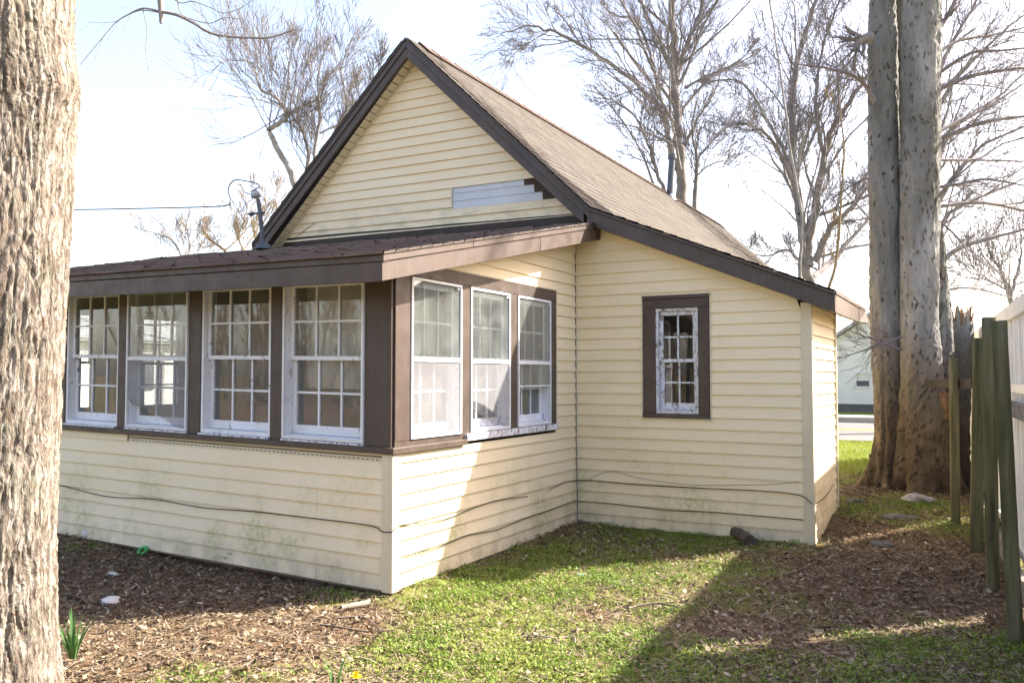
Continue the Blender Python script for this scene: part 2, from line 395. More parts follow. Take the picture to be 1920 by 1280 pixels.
simple('mossy_wood', [(.25, (.034, .029, .018)), (.45, (.088, .086, .040)), (.6, (.14, .13, .075)), (.78, (.24, .21, .15))], 16, .95, .9, 60, (1, 1, .07), dist=.01)
simple('grey_wood', [(.3, (.13, .115, .10)), (.7, (.26, .235, .21))], 5, .9, .4, 40, (1, 1, 3), dist=.006)
simple('dark_wood', [(.3, (.014, .012, .011)), (.7, (.032, .027, .025))], 5, .9, .3, 40)
simple('white_vinyl', [(.3, (.66, .65, .63)), (.7, (.78, .77, .75))], 4, .45, .05, 60)
simple('old_white_paint', [(.3, (.66, .67, .69)), (.7, (.78, .79, .81))], 2, .6, 0)
simple('asphalt', [(.3, (.10, .10, .10)), (.7, (.16, .155, .15))], 3, .9, .3, 80)
simple('concrete', [(.3, (.30, .285, .26)), (.7, (.42, .40, .37))], 4, .9, .3, 60)
simple('yellow_paint', [(.3, (.50, .30, .05)), (.7, (.58, .38, .08))], 8, .8, 0)
simple('stone', [(.3, (.16, .155, .15)), (.7, (.42, .41, .40))], 14, .9, .5, 60)
simple('slate', [(.3, (.085, .085, .09)), (.7, (.15, .15, .155))], 8, .85, .3, 50)
simple('stick_bark', [(.3, (.085, .062, .046)), (.7, (.22, .17, .13))], 14, .9, .3)
simple('pale_stick', [(.3, (.24, .195, .15)), (.7, (.38, .32, .26))], 14, .9, .2)
simple('log_bark', [(.3, (.05, .038, .03)), (.7, (.17, .13, .10))], 18, .95, .6, 70, dist=.01)
simple('cut_wood', [(.3, (.04, .032, .028)), (.7, (.10, .08, .065))], 20, .9, .2)
simple('green_plastic', [(.3, (.02, .33, .05)), (.7, (.04, .42, .08))], 8, .35, 0, spec=.5)
simple('mint_plastic', [(.3, (.22, .46, .40)), (.7, (.30, .54, .48))], 8, .4, 0)
simple('white_plastic', [(.3, (.58, .54, .48)), (.7, (.72, .69, .64))], 9, .6, .2)
simple('yellow_petal', [(.3, (.75, .48, .01)), (.7, (.82, .60, .02))], 20, .6, 0)
simple('road_house_roof', [(.3, (.34, .34, .35)), (.7, (.42, .42, .43))], 3, .9, 0)
attrmat('blade_green', [(0, (.045, .12, .03)), (1, (.10, .21, .06))], .5, None, .3, .4)
attrmat('weed_leaf', [(0, (.02, .07, .012)), (1, (.05, .13, .03))], .5, None, .25, .4)
attrmat('dead_leaf', [(0, (.06, .042, .025)), (.25, (.135, .095, .056)), (.5, (.225, .165, .10)), (.75, (.36, .28, .185)), (1, (.56, .475, .35))], .75, None, .12, .25)
attrmat('ground_green', [(0, (.085, .16, .02)), (.4, (.18, .27, .038)), (.75, (.31, .36, .07)), (1, (.48, .46, .17))], .6, None, .3, .3)

def mat_ground():
    m, nt, b = newmat('yard_ground'); vec = coords(nt)
    y = zcoord(nt, 1)
    soil = ramp(nt, noise(nt, vec, 38, 8, .75), [(.28, (.05, .032, .019)), (.45, (.14, .088, .052)), (.6, (.25, .165, .10)), (.78, (.42, .31, .20))])
    gr = ramp(nt, noise(nt, vec, 30, 7, .7), [(.3, (.09, .12, .022)), (.6, (.20, .23, .05)), (.8, (.36, .33, .13))])
    at_ = nt.nodes.new('ShaderNodeAttribute'); at_.attribute_name = 'rnd'
    patch = ramp(nt, math_(nt, 'ADD', at_.outputs['Fac'], math_(nt, 'MULTIPLY', noise(nt, vec, 14, 5), .5)), [(.45, 0), (.95, 1)])
    c = mix(nt, math_(nt, 'MULTIPLY', patch, .8), soil, gr)
    lawn = ramp(nt, noise(nt, vec, 9, 6, .7), [(.3, (.11, .145, .03)), (.6, (.17, .21, .05)), (.8, (.25, .26, .09))])
    k = maprange(nt, math_(nt, 'ADD', y, math_(nt, 'MULTIPLY', noise(nt, vec, .9, 4), 3.0)), 9.0, 11.5)
    c = mix(nt, k, c, lawn)
    nt.links.new(c, b.inputs['Base Color']); b.inputs['Roughness'].default_value = .95; b.inputs['Specular IOR Level'].default_value = .1
    bump(nt, b, noise(nt, vec, 45, 8, .75), .8, .03)
mat_ground()

# ------------------------------------------------------------------ ground
def gz(x, y):
    x = np.asarray(x, float); y = np.asarray(y, float)
    z = -.06+0*x
    z = z+.085*sst(-1.4, -3.4, x)*sst(-1.6, -.2, y)
    z = z+.05*sst(1.4, 2.6, y)*sst(-.3, .3, x)*(1-sst(3.6, 5, y))
    z = z+.022*np.exp(-(np.maximum(0, -y)/.35)**2)*(x < .1)+.02*np.exp(-(np.maximum(0, x)/.3)**2)*(x > -.2)*(y > 0)*(y < 3)
    z = z+.15*sst(2.9, 4.7, y)*sst(1.2, 2.2, x)+.12*sst(4.5, 7, y)*(1-sst(1.2, 2.2, x))
    z = z+.05*np.exp(-((x-2.75)**2+(y-5.4)**2)/.8)
    near = 1-sst(9, 14, y)
    z = z+(.055-z)*sst(11, 12.6, y)
    return z+near*(.022*fbm(x*1.7, y*1.7, 3)+.012*fbm(x*7, y*7, 5))
ZF = .09
xs = np.unique(np.concatenate([np.linspace(-4.6, 4.6, 150), np.linspace(-14, -4.6, 20), np.linspace(4.6, 12, 16), [-1200, -400, -120, -40, 40, 120, 400, 1200]]))
ys = np.unique(np.concatenate([np.linspace(-3.5, 9, 190), np.linspace(9, 20, 20), np.linspace(-14, -3.5, 14), [-1200, -400, -120, -40, 40, 120, 400, 1200]]))
GX, GY = np.meshgrid(xs, ys, indexing='ij')
GV = np.stack([GX, GY, gz(GX, GY)], -1).reshape(-1, 3)
nx, ny = len(xs), len(ys)
I, J = np.meshgrid(np.arange(nx-1), np.arange(ny-1), indexing='ij')
a_grid = (I*ny+J).ravel()

# road, kerbs and pavement behind the yard
yr0 = un(1600, 826, 2, ZF)[1]; yr1 = un(1600, 792, 2, ZF)[1]; yy = un(1600, 806, 2, ZF)[1]
mb = MB(); mb.box(-150, 150, yr0, yr1, ZF-.3, ZF+.006); tag(mb.build('road', 'asphalt'), kind='structure')
mb = MB(); mb.box(-150, 150, yr1, yr1+.16, ZF-.3, ZF+.15); mb.box(-150, 150, yr1+.17, yr1+1.7, ZF-.3, ZF+.135)
tag(mb.build('pavement', 'concrete'), kind='structure')
mb = MB(); mb.box(-150, 150, yy-.08, yy+.08, ZF, ZF+.011); mb.box(-150, 150, yy+.16, yy+.32, ZF, ZF+.011)
tag(mb.build('road_marking', 'yellow_paint'), kind='structure')

# ------------------------------------------------------------------ the cream house
E_ = .1016; YB = 2.858; XC = 2.124; YD = 4.208; SH = .0155
SX0 = -4.95                                            # left end of the sun porch
house = tag(empty('house', (0, 0, 0)), 'cream clapboard house with brown trim and glazed sun porch', 'house')
def sh(x): return -SH*min(x, 0.0)
def T_front(u, w, z): return (u, -w, z+sh(u))          # sun porch front, facing -Y
def T_side(u, w, z): return (w, u, z)                  # sun porch side, facing +X
def T_wing(u, w, z): return (u, YB-w, z)
def T_wside(u, w, z): return (XC+w, u, z)
def T_main(u, w, z): return (.03+w, u, z)
def T_gable(u, w, z): return (u, YB-w, z)
def T_end(u, w, z): return (SX0-w, u, z+sh(SX0))

def siding(par, T, span, z0, z1, openings=(), seams=None, amp=.0012, skip=None, seed=0):
    k = 0
    while z0+k*E_ < z1-.004:
        za = z0+k*E_; zb = min(za+E_, z1)
        lv = sorted({za, zb} | {o[i] for o in openings for i in (2, 3) if za+.002 < o[i] < zb-.002})
        bands = []
        for a, b in zip(lv[:-1], lv[1:]):
            sa, sb = span(a+1e-4), span(b-1e-4)
            if sa is None: continue
            if sb is None: m_ = (sa[0]+sa[1])/2; sb = (m_, m_)
            cuts = [o for o in openings if o[2] <= a+.003 and o[3] >= b-.003]
            iv = [(sa, sb)]
            for o in cuts:
                nw = []
                for p, q in iv:
                    if o[0] > p[0]+.01: nw.append(((p[0], min(p[1], o[0])), (q[0], min(q[1], o[0]))))
                    if o[1] < p[1]-.01: nw.append(((max(p[0], o[1]), p[1]), (max(q[0], o[1]), q[1])))
                    if o[1] <= p[0] or o[0] >= p[1]: nw.append((p, q))
                iv = nw
            bands.append((a, b, iv))
        if bands:
            whole = any(len(iv) == 1 for _, _, iv in bands) and not all(len(iv) == 1 for _, _, iv in bands)
            groups = {}
            for a, b, iv in bands:
                for gi, (p, q) in enumerate(iv): groups.setdefault(0 if whole else gi, []).append((a, b, p, q))
            for gi, pcs in groups.items():
                parts = [(-1e9, 1e9)]
                if seams:
                    cs = sorted(seams(k)); ed = [-1e9]+cs+[1e9]; parts = list(zip(ed[:-1], ed[1:]))
                for pi, (c0, c1) in enumerate(parts):
                    if skip: 
                        rg = skip(k)
                        if rg: c1 = min(c1, rg)
                    mb = MB(); lift = .0016*(pi % 2)
                    jit = (random.random()-.5)*.0012
                    for a, b, p, q in pcs:
                        p0, p1 = max(p[0], c0-.012*(pi % 2)), min(p[1], c1); q0, q1 = max(q[0], c0-.012*(pi % 2)), min(q[1], c1)
                        if p1-p0 < .004 and q1-q0 < .004: continue
                        p1 = max(p1, p0); q1 = max(q1, q0)
                        n = max(1, int(max(p1-p0, q1-q0)/.22))
                        top = b >= zb-1e-6
                        rows = [(a, .019-.0155*(a-za)/E_+lift), (b, .019-.0155*(b-za)/E_+lift)]
                        if top and zb == za+E_: rows.append((b+.007, .001+lift))
                        if a <= za+1e-6: rows = [(za+.003, .002+lift)]+rows
                        base = len(mb.v)
                        for (zz, ww) in rows:
                            t_ = min(1, max(0, (zz-a)/(b-a)))
                            l, r = p0+(q0-p0)*t_, p1+(q1-p1)*t_
                            for i in range(n+1):
                                u = l+(r-l)*i/n
                                dz = jit+amp*2.2*float(vn(u*.9+k*3.7, seed+.5, 11)) if amp else 0
                                if k == 0 and amp > .003: dz = amp*1.6*float(vn(u*2.3, seed+.5, 12))
                                mb.v.append(T(u, ww, zz+dz))
                        for rr in range(len(rows)-1):
                            for i in range(n):
                                o0 = base+rr*(n+1)+i; mb.f.append((o0, o0+1, o0+n+2, o0+n+1))
                    if mb.f: mb.build('siding_board', 'cream_siding', par)
        k += 1

def core(name, T, pieces, mat_='wood_sheath', t=.09):
    mb = MB()
    for (u0, u1, z0a, z0b, z1a, z1b) in pieces:           # z at u0 / u1, bottom and top
        mb.hexa([T(u0, 0, z0a), T(u1, 0, z0b), T(u1, -t, z0b), T(u0, -t, z0a), T(u0, 0, z1a), T(u1, 0, z1b), T(u1, -t, z1b), T(u0, -t, z1a)])
    return mb.build(name, mat_, house)
def zb(y): return 1.938+.218*(y+.455)                    # underside of the porch rafters
def zr(x): return 2.708-.409*(x-.369)                    # underside of the wing rake

# porch front wall below the windows
wf = core('wall', T_front, [(SX0, 0, -.02, -.02, .874, .874)])
siding(wf, T_front, lambda z: (SX0+.06, -.062), 0, 8*E_, seams=lambda k: [-2.88, -.62] if (k//2) % 2 == 0 else ([-.62] if k != 5 else [-2.88]), amp=.0034, seed=1)
mb = MB(); mb.box(SX0+.06, -2.62, .0, .012, .818, .872, T_front); mb.build('siding_board', 'cream_siding', wf)
mb = MB(); mb.box(-2.60, -.065, .0, .006, .818, .846, T_front)
mb.build('nail_strip', 'trim_cream', wf)
mb = MB()
for i in range(62):
    u = -2.56+i*.04
    if u < -.1: mb.box(u, u+.02, .0065, .0078, .829, .834, T_front)
mb.build('nail_slot', 'dark_wood', wf)
mb = MB(); mb.box(-2.60, -.065, .0, .008, .858, .874, T_front); mb.build('trim_strip', 'trim_cream', wf)

# porch side wall
OPS = (-.05, 2.405, .874, 2.147)
ws = core('wall', T_side, [(0, YB, -.02, -.02, .874, .874), (2.40, YB, .874, .874, zb(2.4), zb(YB)), (0, 2.40, 2.06, 2.06, 2.062+0, zb(2.4))])
def span_side(z):
    lo = .056 if z < zb(0.05) else (z-1.938)/.218-.455
    return (lo, YB-.02) if lo < YB-.03 else None
siding(ws, T_side, span_side, 0, zb(YB)+.01, [OPS], amp=.0022, seed=2)
# wing front wall with its window
OPW = (.672, 1.297, .992, 2.112)
ww = core('wall', T_wing, [(0, .80, -.02, -.02, zr(0), zr(.8)), (1.19, XC, -.02, -.02, zr(1.19), zr(XC)), (.80, 1.19, -.02, -.02, 1.045, 1.045), (.80, 1.19, 1.985, 1.985, zr(.8), zr(1.19))])
def span_wing(z):
    hi = XC-.062 if z < zr(XC-.06) else .369+(2.708-z)/.409
    return (.022, hi) if hi > .03 else None
siding(ww, T_wing, span_wing, 0, zr(0.03)+.0, [OPW], amp=.0012, seed=3)
wd = core('wall', T_wside, [(YB, YD, -.02, -.02, zr(XC)+.02, zr(XC)+.02)])
siding(wd, T_wside, lambda z: (YB+.06, YD-.02), 0, zr(XC)+.0, amp=.002, seed=4)
core('wall', lambda u, w, z: (u, YD-.09-w, z), [(.03, XC-.09, -.02, -.02, 2.6, zr(XC))], 'wood_sheath')
# long side wall of the main house, behind the wing
wm = core('wall', T_main, [(YD, 15.0, -.1, -.1, 2.75, 2.75)])
siding(wm, T_main, lambda z: (YD+.02, 15.0), 0, 2.74, amp=0, seed=5)
core('wall', lambda u, w, z: (-3.86-w, u, z), [(YB, 15.0, -.1, -.1, 2.85, 2.85)], 'trim_cream')
core('wall', lambda u, w, z: (u, 15.0+w, z), [(-3.86, .03, -.1, -.1, 2.9, 2.9)], 'trim_cream')
# gable
GAX = -1.87; GZI = 4.741; GM = .955
def gin(x): return GZI-GM*abs(x-GAX)
wg = core('wall', T_gable, [(-3.86, GAX, 2.80, 2.80, gin(-3.86), GZI), (GAX, .03, 2.80, 2.80, GZI, gin(.03))])
zg0 = 2.925
GAPX = float(un(848.8, 368, 1, YB)[0])
def span_g(z):
    d = (GZI-z)/GM-.012
    return (GAX-d, GAX+d) if d > .02 else None
kz = (un(940, 368, 1, YB)[2]-zg0)/E_
KG = int(round(kz-.95))
def T_gsid(u, w, z): return (u, YB-w, z-.007*(u+.04))
siding(wg, T_gsid, span_g, zg0-.01, GZI, amp=.001, skip=lambda k: GAPX if k in (KG, KG+1) else None, seed=6)
mb = MB(); zz0 = zg0-.01+KG*E_
mb.box(GAPX-.012, GAPX+.004, .0, .021, zz0, zz0+2*E_, T_gsid); mb.build('trim_strip', 'trim_cream', wg)
for i in range(3):                                       # old painted clapboards bared by the lost siding
    za = zz0-.02+i*.082
    for (u0, u1, m_) in ((GAPX+.006, (-.36, -.44, -.55)[i]+.02*random.random(), 'old_clapboard_white'), (None, GAX+(GZI-za)/GM-.03, 'bare_wood')):
        if u0 is None: u0 = ul
        ul = u1
        if u1-u0 < .02: continue
        mb = MB(); b0 = len(mb.v)
        for (zz, w_) in ((za+.002, .001), (za, .009), (za+.09, .002)):
            ue = min(u1, GAX+(GZI-zz)/GM-.02); mb.v += [T_gsid(u0, w_, zz), T_gsid(ue+(.0 if m_ == 'bare_wood' else -.12*(zz-za)), w_, zz)]
        mb.f += [(0, 1, 3, 2), (2, 3, 5, 4)]
        mb.build('old_clapboard', m_, wg)
# corner boards
for (nm, bxs) in (('corner_board', [(T_front, -.062, .002, .0, .024), (T_side, -.022, .056, .0, .024)]), ('corner_board', [(T_wing, XC-.064, XC+.022, .0, .024), (T_wside, YB-.022, YB+.06, .0, .0235)])):
    for T, u0, u1, w0, w1 in bxs:
        mb = MB(); hi = .872 if T in (T_front, T_side) else zr(XC)+.0
        mb.box(u0, u1, w0, w1, -.012, hi, T); mb.build(nm, 'trim_cream', house, bevel=.003)
mb = MB(); mb.box(.0, .024, .0, .026, -.02, zb(YB)-.01, lambda u, w, z: (u, YB-w, z)); mb.build('corner_post', 'trim_cream', house, bevel=.003)
mb = MB(); mb.box(YD-.03, YD+.02, -.01, .03, -.05, zr(XC)-.0, T_wside); mb.build('corner_board', 'trim_cream', house, bevel=.003)

# brick foundation under the porch
fo = MB(); fo.box(SX0+.07, -.07, .07, .2, -.30, .02, lambda x, y, z: (x, y, z+sh(x))); fo.box(-.2, -.07, .2, YB, -.3, .0)
fnd = fo.build('foundation', 'mortar', house)
brick_me = None
def brick(T, u, z):
    mb = MB(); l = .195; mb.box(u, u+l, -.075, -.055, z, z+.057, T)
    o = mb.build('brick', 'brick', fnd, bevel=.003)
    me = o.data; at_ = me.attributes.new('rnd', 'FLOAT', 'POINT'); r = random.random()
    at_.data.foreach_set('value', [r]*len(me.vertices))
for row in range(3):
    z = -.195+row*.067
    for i in range(24): brick(T_front, SX0+.06+i*.205+.1*(row % 2), z)
    for i in range(13): brick(T_side, .05+i*.205+.1*(row % 2), z)

# ---- porch windows, posts and sill
TOPZ = 2.05
FW_ = [(-4.30, -3.60), (-3.438, -2.75), (-2.635, -1.916), (-1.785, -1.069), (-.946, -.217)]
posts = [(SX0, -4.30), (-3.60, -3.438), (-2.75, -2.635), (-1.916, -1.785), (-1.069, -.946), (-.217, .0)]
for u0, u1 in posts:
    mb = MB(); mb.box(u0, u1, -.10, .012, .915, zb(0)+.03, T_front); mb.build('porch_post', 'brown_trim', house, bevel=.003)
mb = MB(); mb.box(SX0, .0, -.09, .010, TOPZ, zb(0)+.05, T_front); mb.build('window_header', 'brown_trim', house)
mb = MB(); mb.box(SX0-.02, .045, -.1, .045, .875, .916, T_front); mb.build('porch_sill', 'brown_trim', house, bevel=.004)
SW_ = [(.178, .811), (.932, 1.545), (1.671, 2.288)]
for u0, u1 in ((.0125, .178), (.811, .932), (1.545, 1.671), (2.288, 2.401)):
    mb = MB(); mb.box(u0, u1, -.09, .016, .953, 2.052, T_side); mb.build('window_casing', 'brown_trim', house, bevel=.003)
mb = MB(); mb.box(.0125, 2.401, -.09, .018, 2.0525, 2.147, T_side); mb.build('window_casing', 'brown_trim', house, bevel=.003)
mb = MB(); mb.box(.046, .86, -.09, .046, .875, .9155, T_side); mb.build('porch_sill', 'brown_trim', house, bevel=.004)
mb = MB(); mb.box(.861, 2.405, -.09, .040, .9, .9525, T_side); mb.build('porch_sill', 'flaking_white', house, bevel=.004)
mb = MB(); mb.box(.0125, .861, -.09, .014, .9157, .953, T_side); mb.build('window_casing', 'brown_trim', house)
mb = MB(); mb.box(2.402, 2.412, 0, .021, .90, 2.157, T_side); mb.box(.3, 2.402, 0, .021, 2.148, 2.158, T_side); mb.build('trim_strip', 'trim_cream', house)

def frame_ring(mb, T, u0, u1, z0, z1, t, w0, w1, tb=None, tt=None):
    tb = t if tb is None else tb; tt = t if tt is None else tt
    mb.box(u0, u0+t, w0, w1, z0, z1, T); mb.box(u1-t, u1, w0, w1, z0, z1, T)
    mb.box(u0+t, u1-t, w0, w1, z0, z0+tb, T); mb.box(u0+t, u1-t, w0, w1, z1-tt, z1, T)
def window(T, u0, u1, z0, z1, cols, rows, storm=None, jamb='peeling_white', split=.5, label=None, wb=.0, glass='old_glass', miss=()):
    mb = MB(); frame_ring(mb, T, u0, u1, z0, z1, .024, wb-.10, wb+.004, .03)
    win = mb.build('window', jamb, house, bevel=.002)
    if label: win['label'] = label
    a, b, c, d = u0+.026, u1-.026, z0+.032, z1-.026
    zm = c+(d-c)*split
    for nm, zA, zB, w, rb, rt_ in (('upper_sash', zm-.014, d, -.030, .028, .036), ('lower_sash', c, zm+.014, -.062, .062, .028)):
        st = .034; mb = MB(); frame_ring(mb, T, a, b, zA, zB, st, wb+w-.028, wb+w, rb, rt_)
        ia, ib, iz0, iz1 = a+st, b-st, zA+rb, zB-rt_
        mt = .015; cw = (ib-ia)/cols; rh = (iz1-iz0)/rows
        for i in range(1, cols): mb.box(ia+i*cw-mt/2, ia+i*cw+mt/2, wb+w-.022, wb+w-.003, iz0, iz1, T)
        for j in range(1, rows):
            for i in range(cols): mb.box(ia+i*cw+(mt/2 if i else 0), ia+(i+1)*cw-(mt/2 if i < cols-1 else 0), wb+w-.021, wb+w-.004, iz0+j*rh-mt/2, iz0+j*rh+mt/2, T)
        mb.build(nm, jamb, win)
        for i in range(cols):
            for j in range(rows):
                if (nm, i, j) in miss: continue
                mb = MB(); mb.quad(T(ia+i*cw, wb+w-.014, iz0+j*rh), T(ia+(i+1)*cw, wb+w-.014, iz0+j*rh), T(ia+(i+1)*cw, wb+w-.014, iz0+(j+1)*rh), T(ia+i*cw, wb+w-.014, iz0+(j+1)*rh))
                mb.build('pane', glass, win)
    if storm:
        mb = MB(); so, s1 = wb+.006, wb+.026
        frame_ring(mb, T, u0+.004, u1-.004, z0+.004, z1-.004, .017, so, s1)
        mid = z0+(z1-z0)*(split-.01)
        if storm != 'open':
            mb.box(u0+.022, u1-.022, so+.002, s1-.001, mid-.014, mid+.016, T)
        mb.build('storm_frame', 'aluminium', win)
        i0, i1 = u0+.022, u1-.022
        if storm in ('screen', 'bare'):
            mb = MB(); mb.quad(T(i0, so+.008, mid+.016), T(i1, so+.008, mid+.016), T(i1, so+.008, z1-.022), T(i0, so+.008, z1-.022)); mb.build('storm_pane', 'storm_glass', win)
        if storm == 'screen':
            mb = MB(); mb.quad(T(i0, so+.012, z0+.021), T(i1, so+.012, z0+.021), T(i1, so+.012, mid-.014), T(i0, so+.012, mid-.014)); mb.build('insect_screen', 'insect_screen', win)
        if storm == 'bare':
            mb = MB(); zz = z0+(mid-z0)*.62; mb.box(i0, i1, so+.004, s1-.004, zz, zz+.012, T); mb.build('storm_rail', 'aluminium', win)
            mb = MB(); mb.quad(T(i0, so+.009, zz+.012), T(i1, so+.009, zz+.012), T(i1, so+.009, mid-.014), T(i0, so+.009, mid-.014)); mb.build('storm_pane', 'storm_glass', win)
        if storm == 'torn':
            mb = MB(); mb.quad(T(i0, so+.008, mid+.016), T(i1, so+.008, mid+.016), T(i1, so+.008, z1-.022), T(i0, so+.008, z1-.022)); mb.build('storm_pane', 'storm_glass', win)
            mb = MB(); n = 10; zt = z0+.022+(mid-z0)*.40      # screen torn loose at the foot, curling inwards
            for i in range(n):
                ua, ub = i0+(i1-i0)*i/n, i0+(i1-i0)*(i+1)/n
                fa, fb = zt-.24*(i/n)**1.6, zt-.24*((i+1)/n)**1.6
                mb.quad(T(ua, so+.012, fa), T(ub, so+.012, fb), T(ub, so+.012, mid-.014), T(ua, so+.012, mid-.014))
                mb.quad(T(ua, so-.03, fa-.07), T(ub, so-.03, fb-.06), T(ub, so+.012, fb), T(ua, so+.012, fa))
            mb.build('insect_screen', 'insect_screen', win)
    return win
def blind(win, T, u0, u1, z0, z1, w, pitch=.024, solid=False):
    mb = MB(); z = z1
    if solid:
        mb.box(u0, u1, w-.004, w, z0, z1, T)
        while z > z0: mb.box(u0, u1, w, w+.0015, z-.003, z, T); z -= pitch
        mb.box(u0, u1, w-.012, w+.006, z0-.018, z0, T)
    else:
        mb.box(u0, u1, w-.02, w+.02, z1, z1+.03, T)
        while z > z0:
            p = [(u0, w-.011, z-.005), (u1, w-.011, z-.005), (u1, w+.011, z+.004), (u0, w+.011, z+.004)]
            mb.quad(*[T(*q) for q in p]); z -= pitch
        for uu in (u0+.12, u1-.12): mb.box(uu-.0015, uu+.0015, w-.001, w+.001, z0, z1, T)
    mb.build('blind', 'blind_white', win)
for i, (u0, u1) in enumerate(FW_):
    wn_ = window(T_front, u0, u1, .93, TOPZ, 3, 2, storm=(None, None, 'torn', None, 'open')[i],
                 jamb='peeling_white')
    mb = MB(); mb.box(u0, u1, -.10, .030, .9165, .9295, T_front); mb.build('sill', 'flaking_white', wn_)
    if i == 4: blind(wn_, T_front, u0+.05, u1-.03, 1.30, TOPZ, -.17, .022, True)
for i, (u0, u1) in enumerate(SW_):
    wn_ = window(T_side, u0, u1, .955, 2.05, 3, 2, storm=('screen', 'torn', 'bare')[i])
    if i == 0: blind(wn_, T_side, u0, u1, 1.55, 2.05, -.16, .022, True)
    mb = MB(); mb.box(u1-.075, u1-.045, .027, .030, 2.008, 2.018, T_side); mb.build('catch', 'aluminium', wn_)
# far end wall of the porch with two windows (seen through the front ones)
core('wall', T_end, [(0, YB, -.1, -.1, .88, .88), (0, .45, .88, .88, zb(0), zb(.45)), (1.25, 1.55, .88, .88, zb(1.25), zb(1.55)), (2.35, YB, .88, .88, zb(2.35), zb(YB)), (.45, 1.25, 2.0, 2.0, zb(.45), zb(1.25)), (1.55, 2.35, 2.0, 2.0, zb(1.55), zb(2.35))], 'trim_cream')
for u0, u1 in ((.45, 1.25), (1.55, 2.35)):
    wn_ = window(T_end, u0, u1, .88, 2.0, 3, 2)
    blind(wn_, T_end, u0+.04, u1-.04, 1.52, 1.96, -.14, .024)
# wing window with its brown casing
wc = MB()
for u0, u1, z0, z1, w1 in ((.684, .796, 1.042, 1.986, .022), (1.190, 1.290, 1.042, 1.986, .022), (.684, 1.290, 1.9865, 2.07, .022), (.678, 1.296, 2.0705, 2.100, .034), (.678, 1.296, 1.004, 1.0415, .036)):
    mb = MB(); mb.box(u0, u1, -.08, w1, z0, z1, T_wing); mb.build('window_casing', 'brown_trim', house, bevel=.003)
mb = MB(); frame_ring(mb, T_wing, .668, 1.306, .992, 2.112, .0095, 0, .0245); mb.build('trim_strip', 'trim_cream', house)
window(T_wing, .796, 1.190, 1.042, 1.986, 2, 2, jamb='flaking_white', glass='clear_old_glass')

# interior
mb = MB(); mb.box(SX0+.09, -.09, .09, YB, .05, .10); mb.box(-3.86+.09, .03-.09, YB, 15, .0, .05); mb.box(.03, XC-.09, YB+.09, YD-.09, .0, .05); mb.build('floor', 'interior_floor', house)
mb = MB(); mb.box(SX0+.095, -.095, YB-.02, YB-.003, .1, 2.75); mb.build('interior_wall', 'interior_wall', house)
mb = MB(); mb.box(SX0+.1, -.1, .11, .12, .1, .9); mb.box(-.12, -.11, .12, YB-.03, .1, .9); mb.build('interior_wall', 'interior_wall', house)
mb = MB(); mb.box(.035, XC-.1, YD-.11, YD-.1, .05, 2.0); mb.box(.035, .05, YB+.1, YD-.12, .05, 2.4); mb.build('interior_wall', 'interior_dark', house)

# ---- roofs
def shingles(name, P, nu, nv, du, dv, mat_, par, lift=.006, jit=.002, curl=0.):
    """P(u along eave, v up slope, h normal); tabs du wide, exposure dv; one mesh."""
    V = []; F = []; R = []
    for j in range(nv):
        r0 = rng.random()
        for i in range(-1, nu+1):
            a0 = i*du+(j % 2)*du/2+.003; a1 = a0+du-.006
            a0 = max(a0, 0); a1 = min(a1, nu*du)
            if a1-a0 < .02: continue
            z = rng.random(); jz = rng.normal(0, jit, 2)
            c0 = curl*max(0, rng.normal(0, 1)); c1 = curl*max(0, rng.normal(0, 1))
            v0 = j*dv-.004+rng.normal(0, jit*(.8 if j else .2)); v1 = (j+1)*dv+.01
            b = len(V)
            V += [P(a0, v0, .0), P(a1, v0, .0), P(a1, v0, lift+abs(jz[1])+c1), P(a0, v0, lift+abs(jz[0])+c0), P(a1, v1, .0015), P(a0, v1, .0015)]
            F += [(b, b+1, b+2, b+3), (b+3, b+2, b+4, b+5)]
            R += [min(1, max(0, .5*z+.25*r0+.12))]*6
    o = npmesh(name, np.array(V), np.array(F), mat_, par, R); o['kind'] = 'stuff'; return o
OV = YB-.2                                                # gable rake plane
RXA, RZA = -1.87, 4.965
XR, ZR_ = .243, 2.94; XL, ZL_ = -4.075, 2.932
XE, ZE = 2.354, 2.062; YE = 4.78; YEND = 15.25
def slab(mb, a, b, y0, y1, t):
    (xa, za), (xb, zb_) = a, b
    mb.hexa([(xa, y0, za-t), (xb, y0, zb_-t), (xb, y1, zb_-t), (xa, y1, za-t), (xa, y0, za), (xb, y0, zb_), (xb, y1, zb_), (xa, y1, za)])
mb = MB(); slab(mb, (XL, ZL_-.012), (RXA, RZA-.012), OV+.03, YEND, .05); slab(mb, (RXA, RZA-.012), (XR, ZR_-.012), OV+.03, YEND, .05)
slab(mb, (XR, ZR_-.012), (XE, ZE-.012), OV+.03, YE, .05)
roof = mb.build('roof', 'flashing', house)
Lm = math.hypot(XR-RXA, RZA-ZR_); nv_ = int(Lm/.127); dvm = Lm/nv_
def slopeP(xb, zb0, xt, zt, y0):
    L = math.hypot(xt-xb, zt-zb0); ux, uz = (xt-xb)/L, (zt-zb0)/L
    nx_, nz_ = (-uz, ux) if ux > 0 else (uz, -ux)
    if nz_ < 0: nx_, nz_ = -nx_, -nz_
    def P(u, v, h):
        y = y0+u; sag = -.03*math.sin(math.pi*min(1, max(0, u/12.4)))*1 if L > 2 else 0
        return (xb+ux*v+nx_*(h-.004), y, zb0+uz*v+nz_*(h-.004))
    return P
nu_ = 41; dum = (YEND-OV)/nu_
shingles('shingles', slopeP(XR, ZR_, RXA, RZA, OV-.012), nu_, nv_, dum, dvm, 'shingle_tan', roof, .007, .0015)
shingles('shingles', slopeP(XL, ZL_, RXA, RZA, OV-.012), nu_, nv_, dum, dvm, 'shingle_tan', roof, .007, .0015)
Lw = math.hypot(XE-XR, ZR_-ZE)
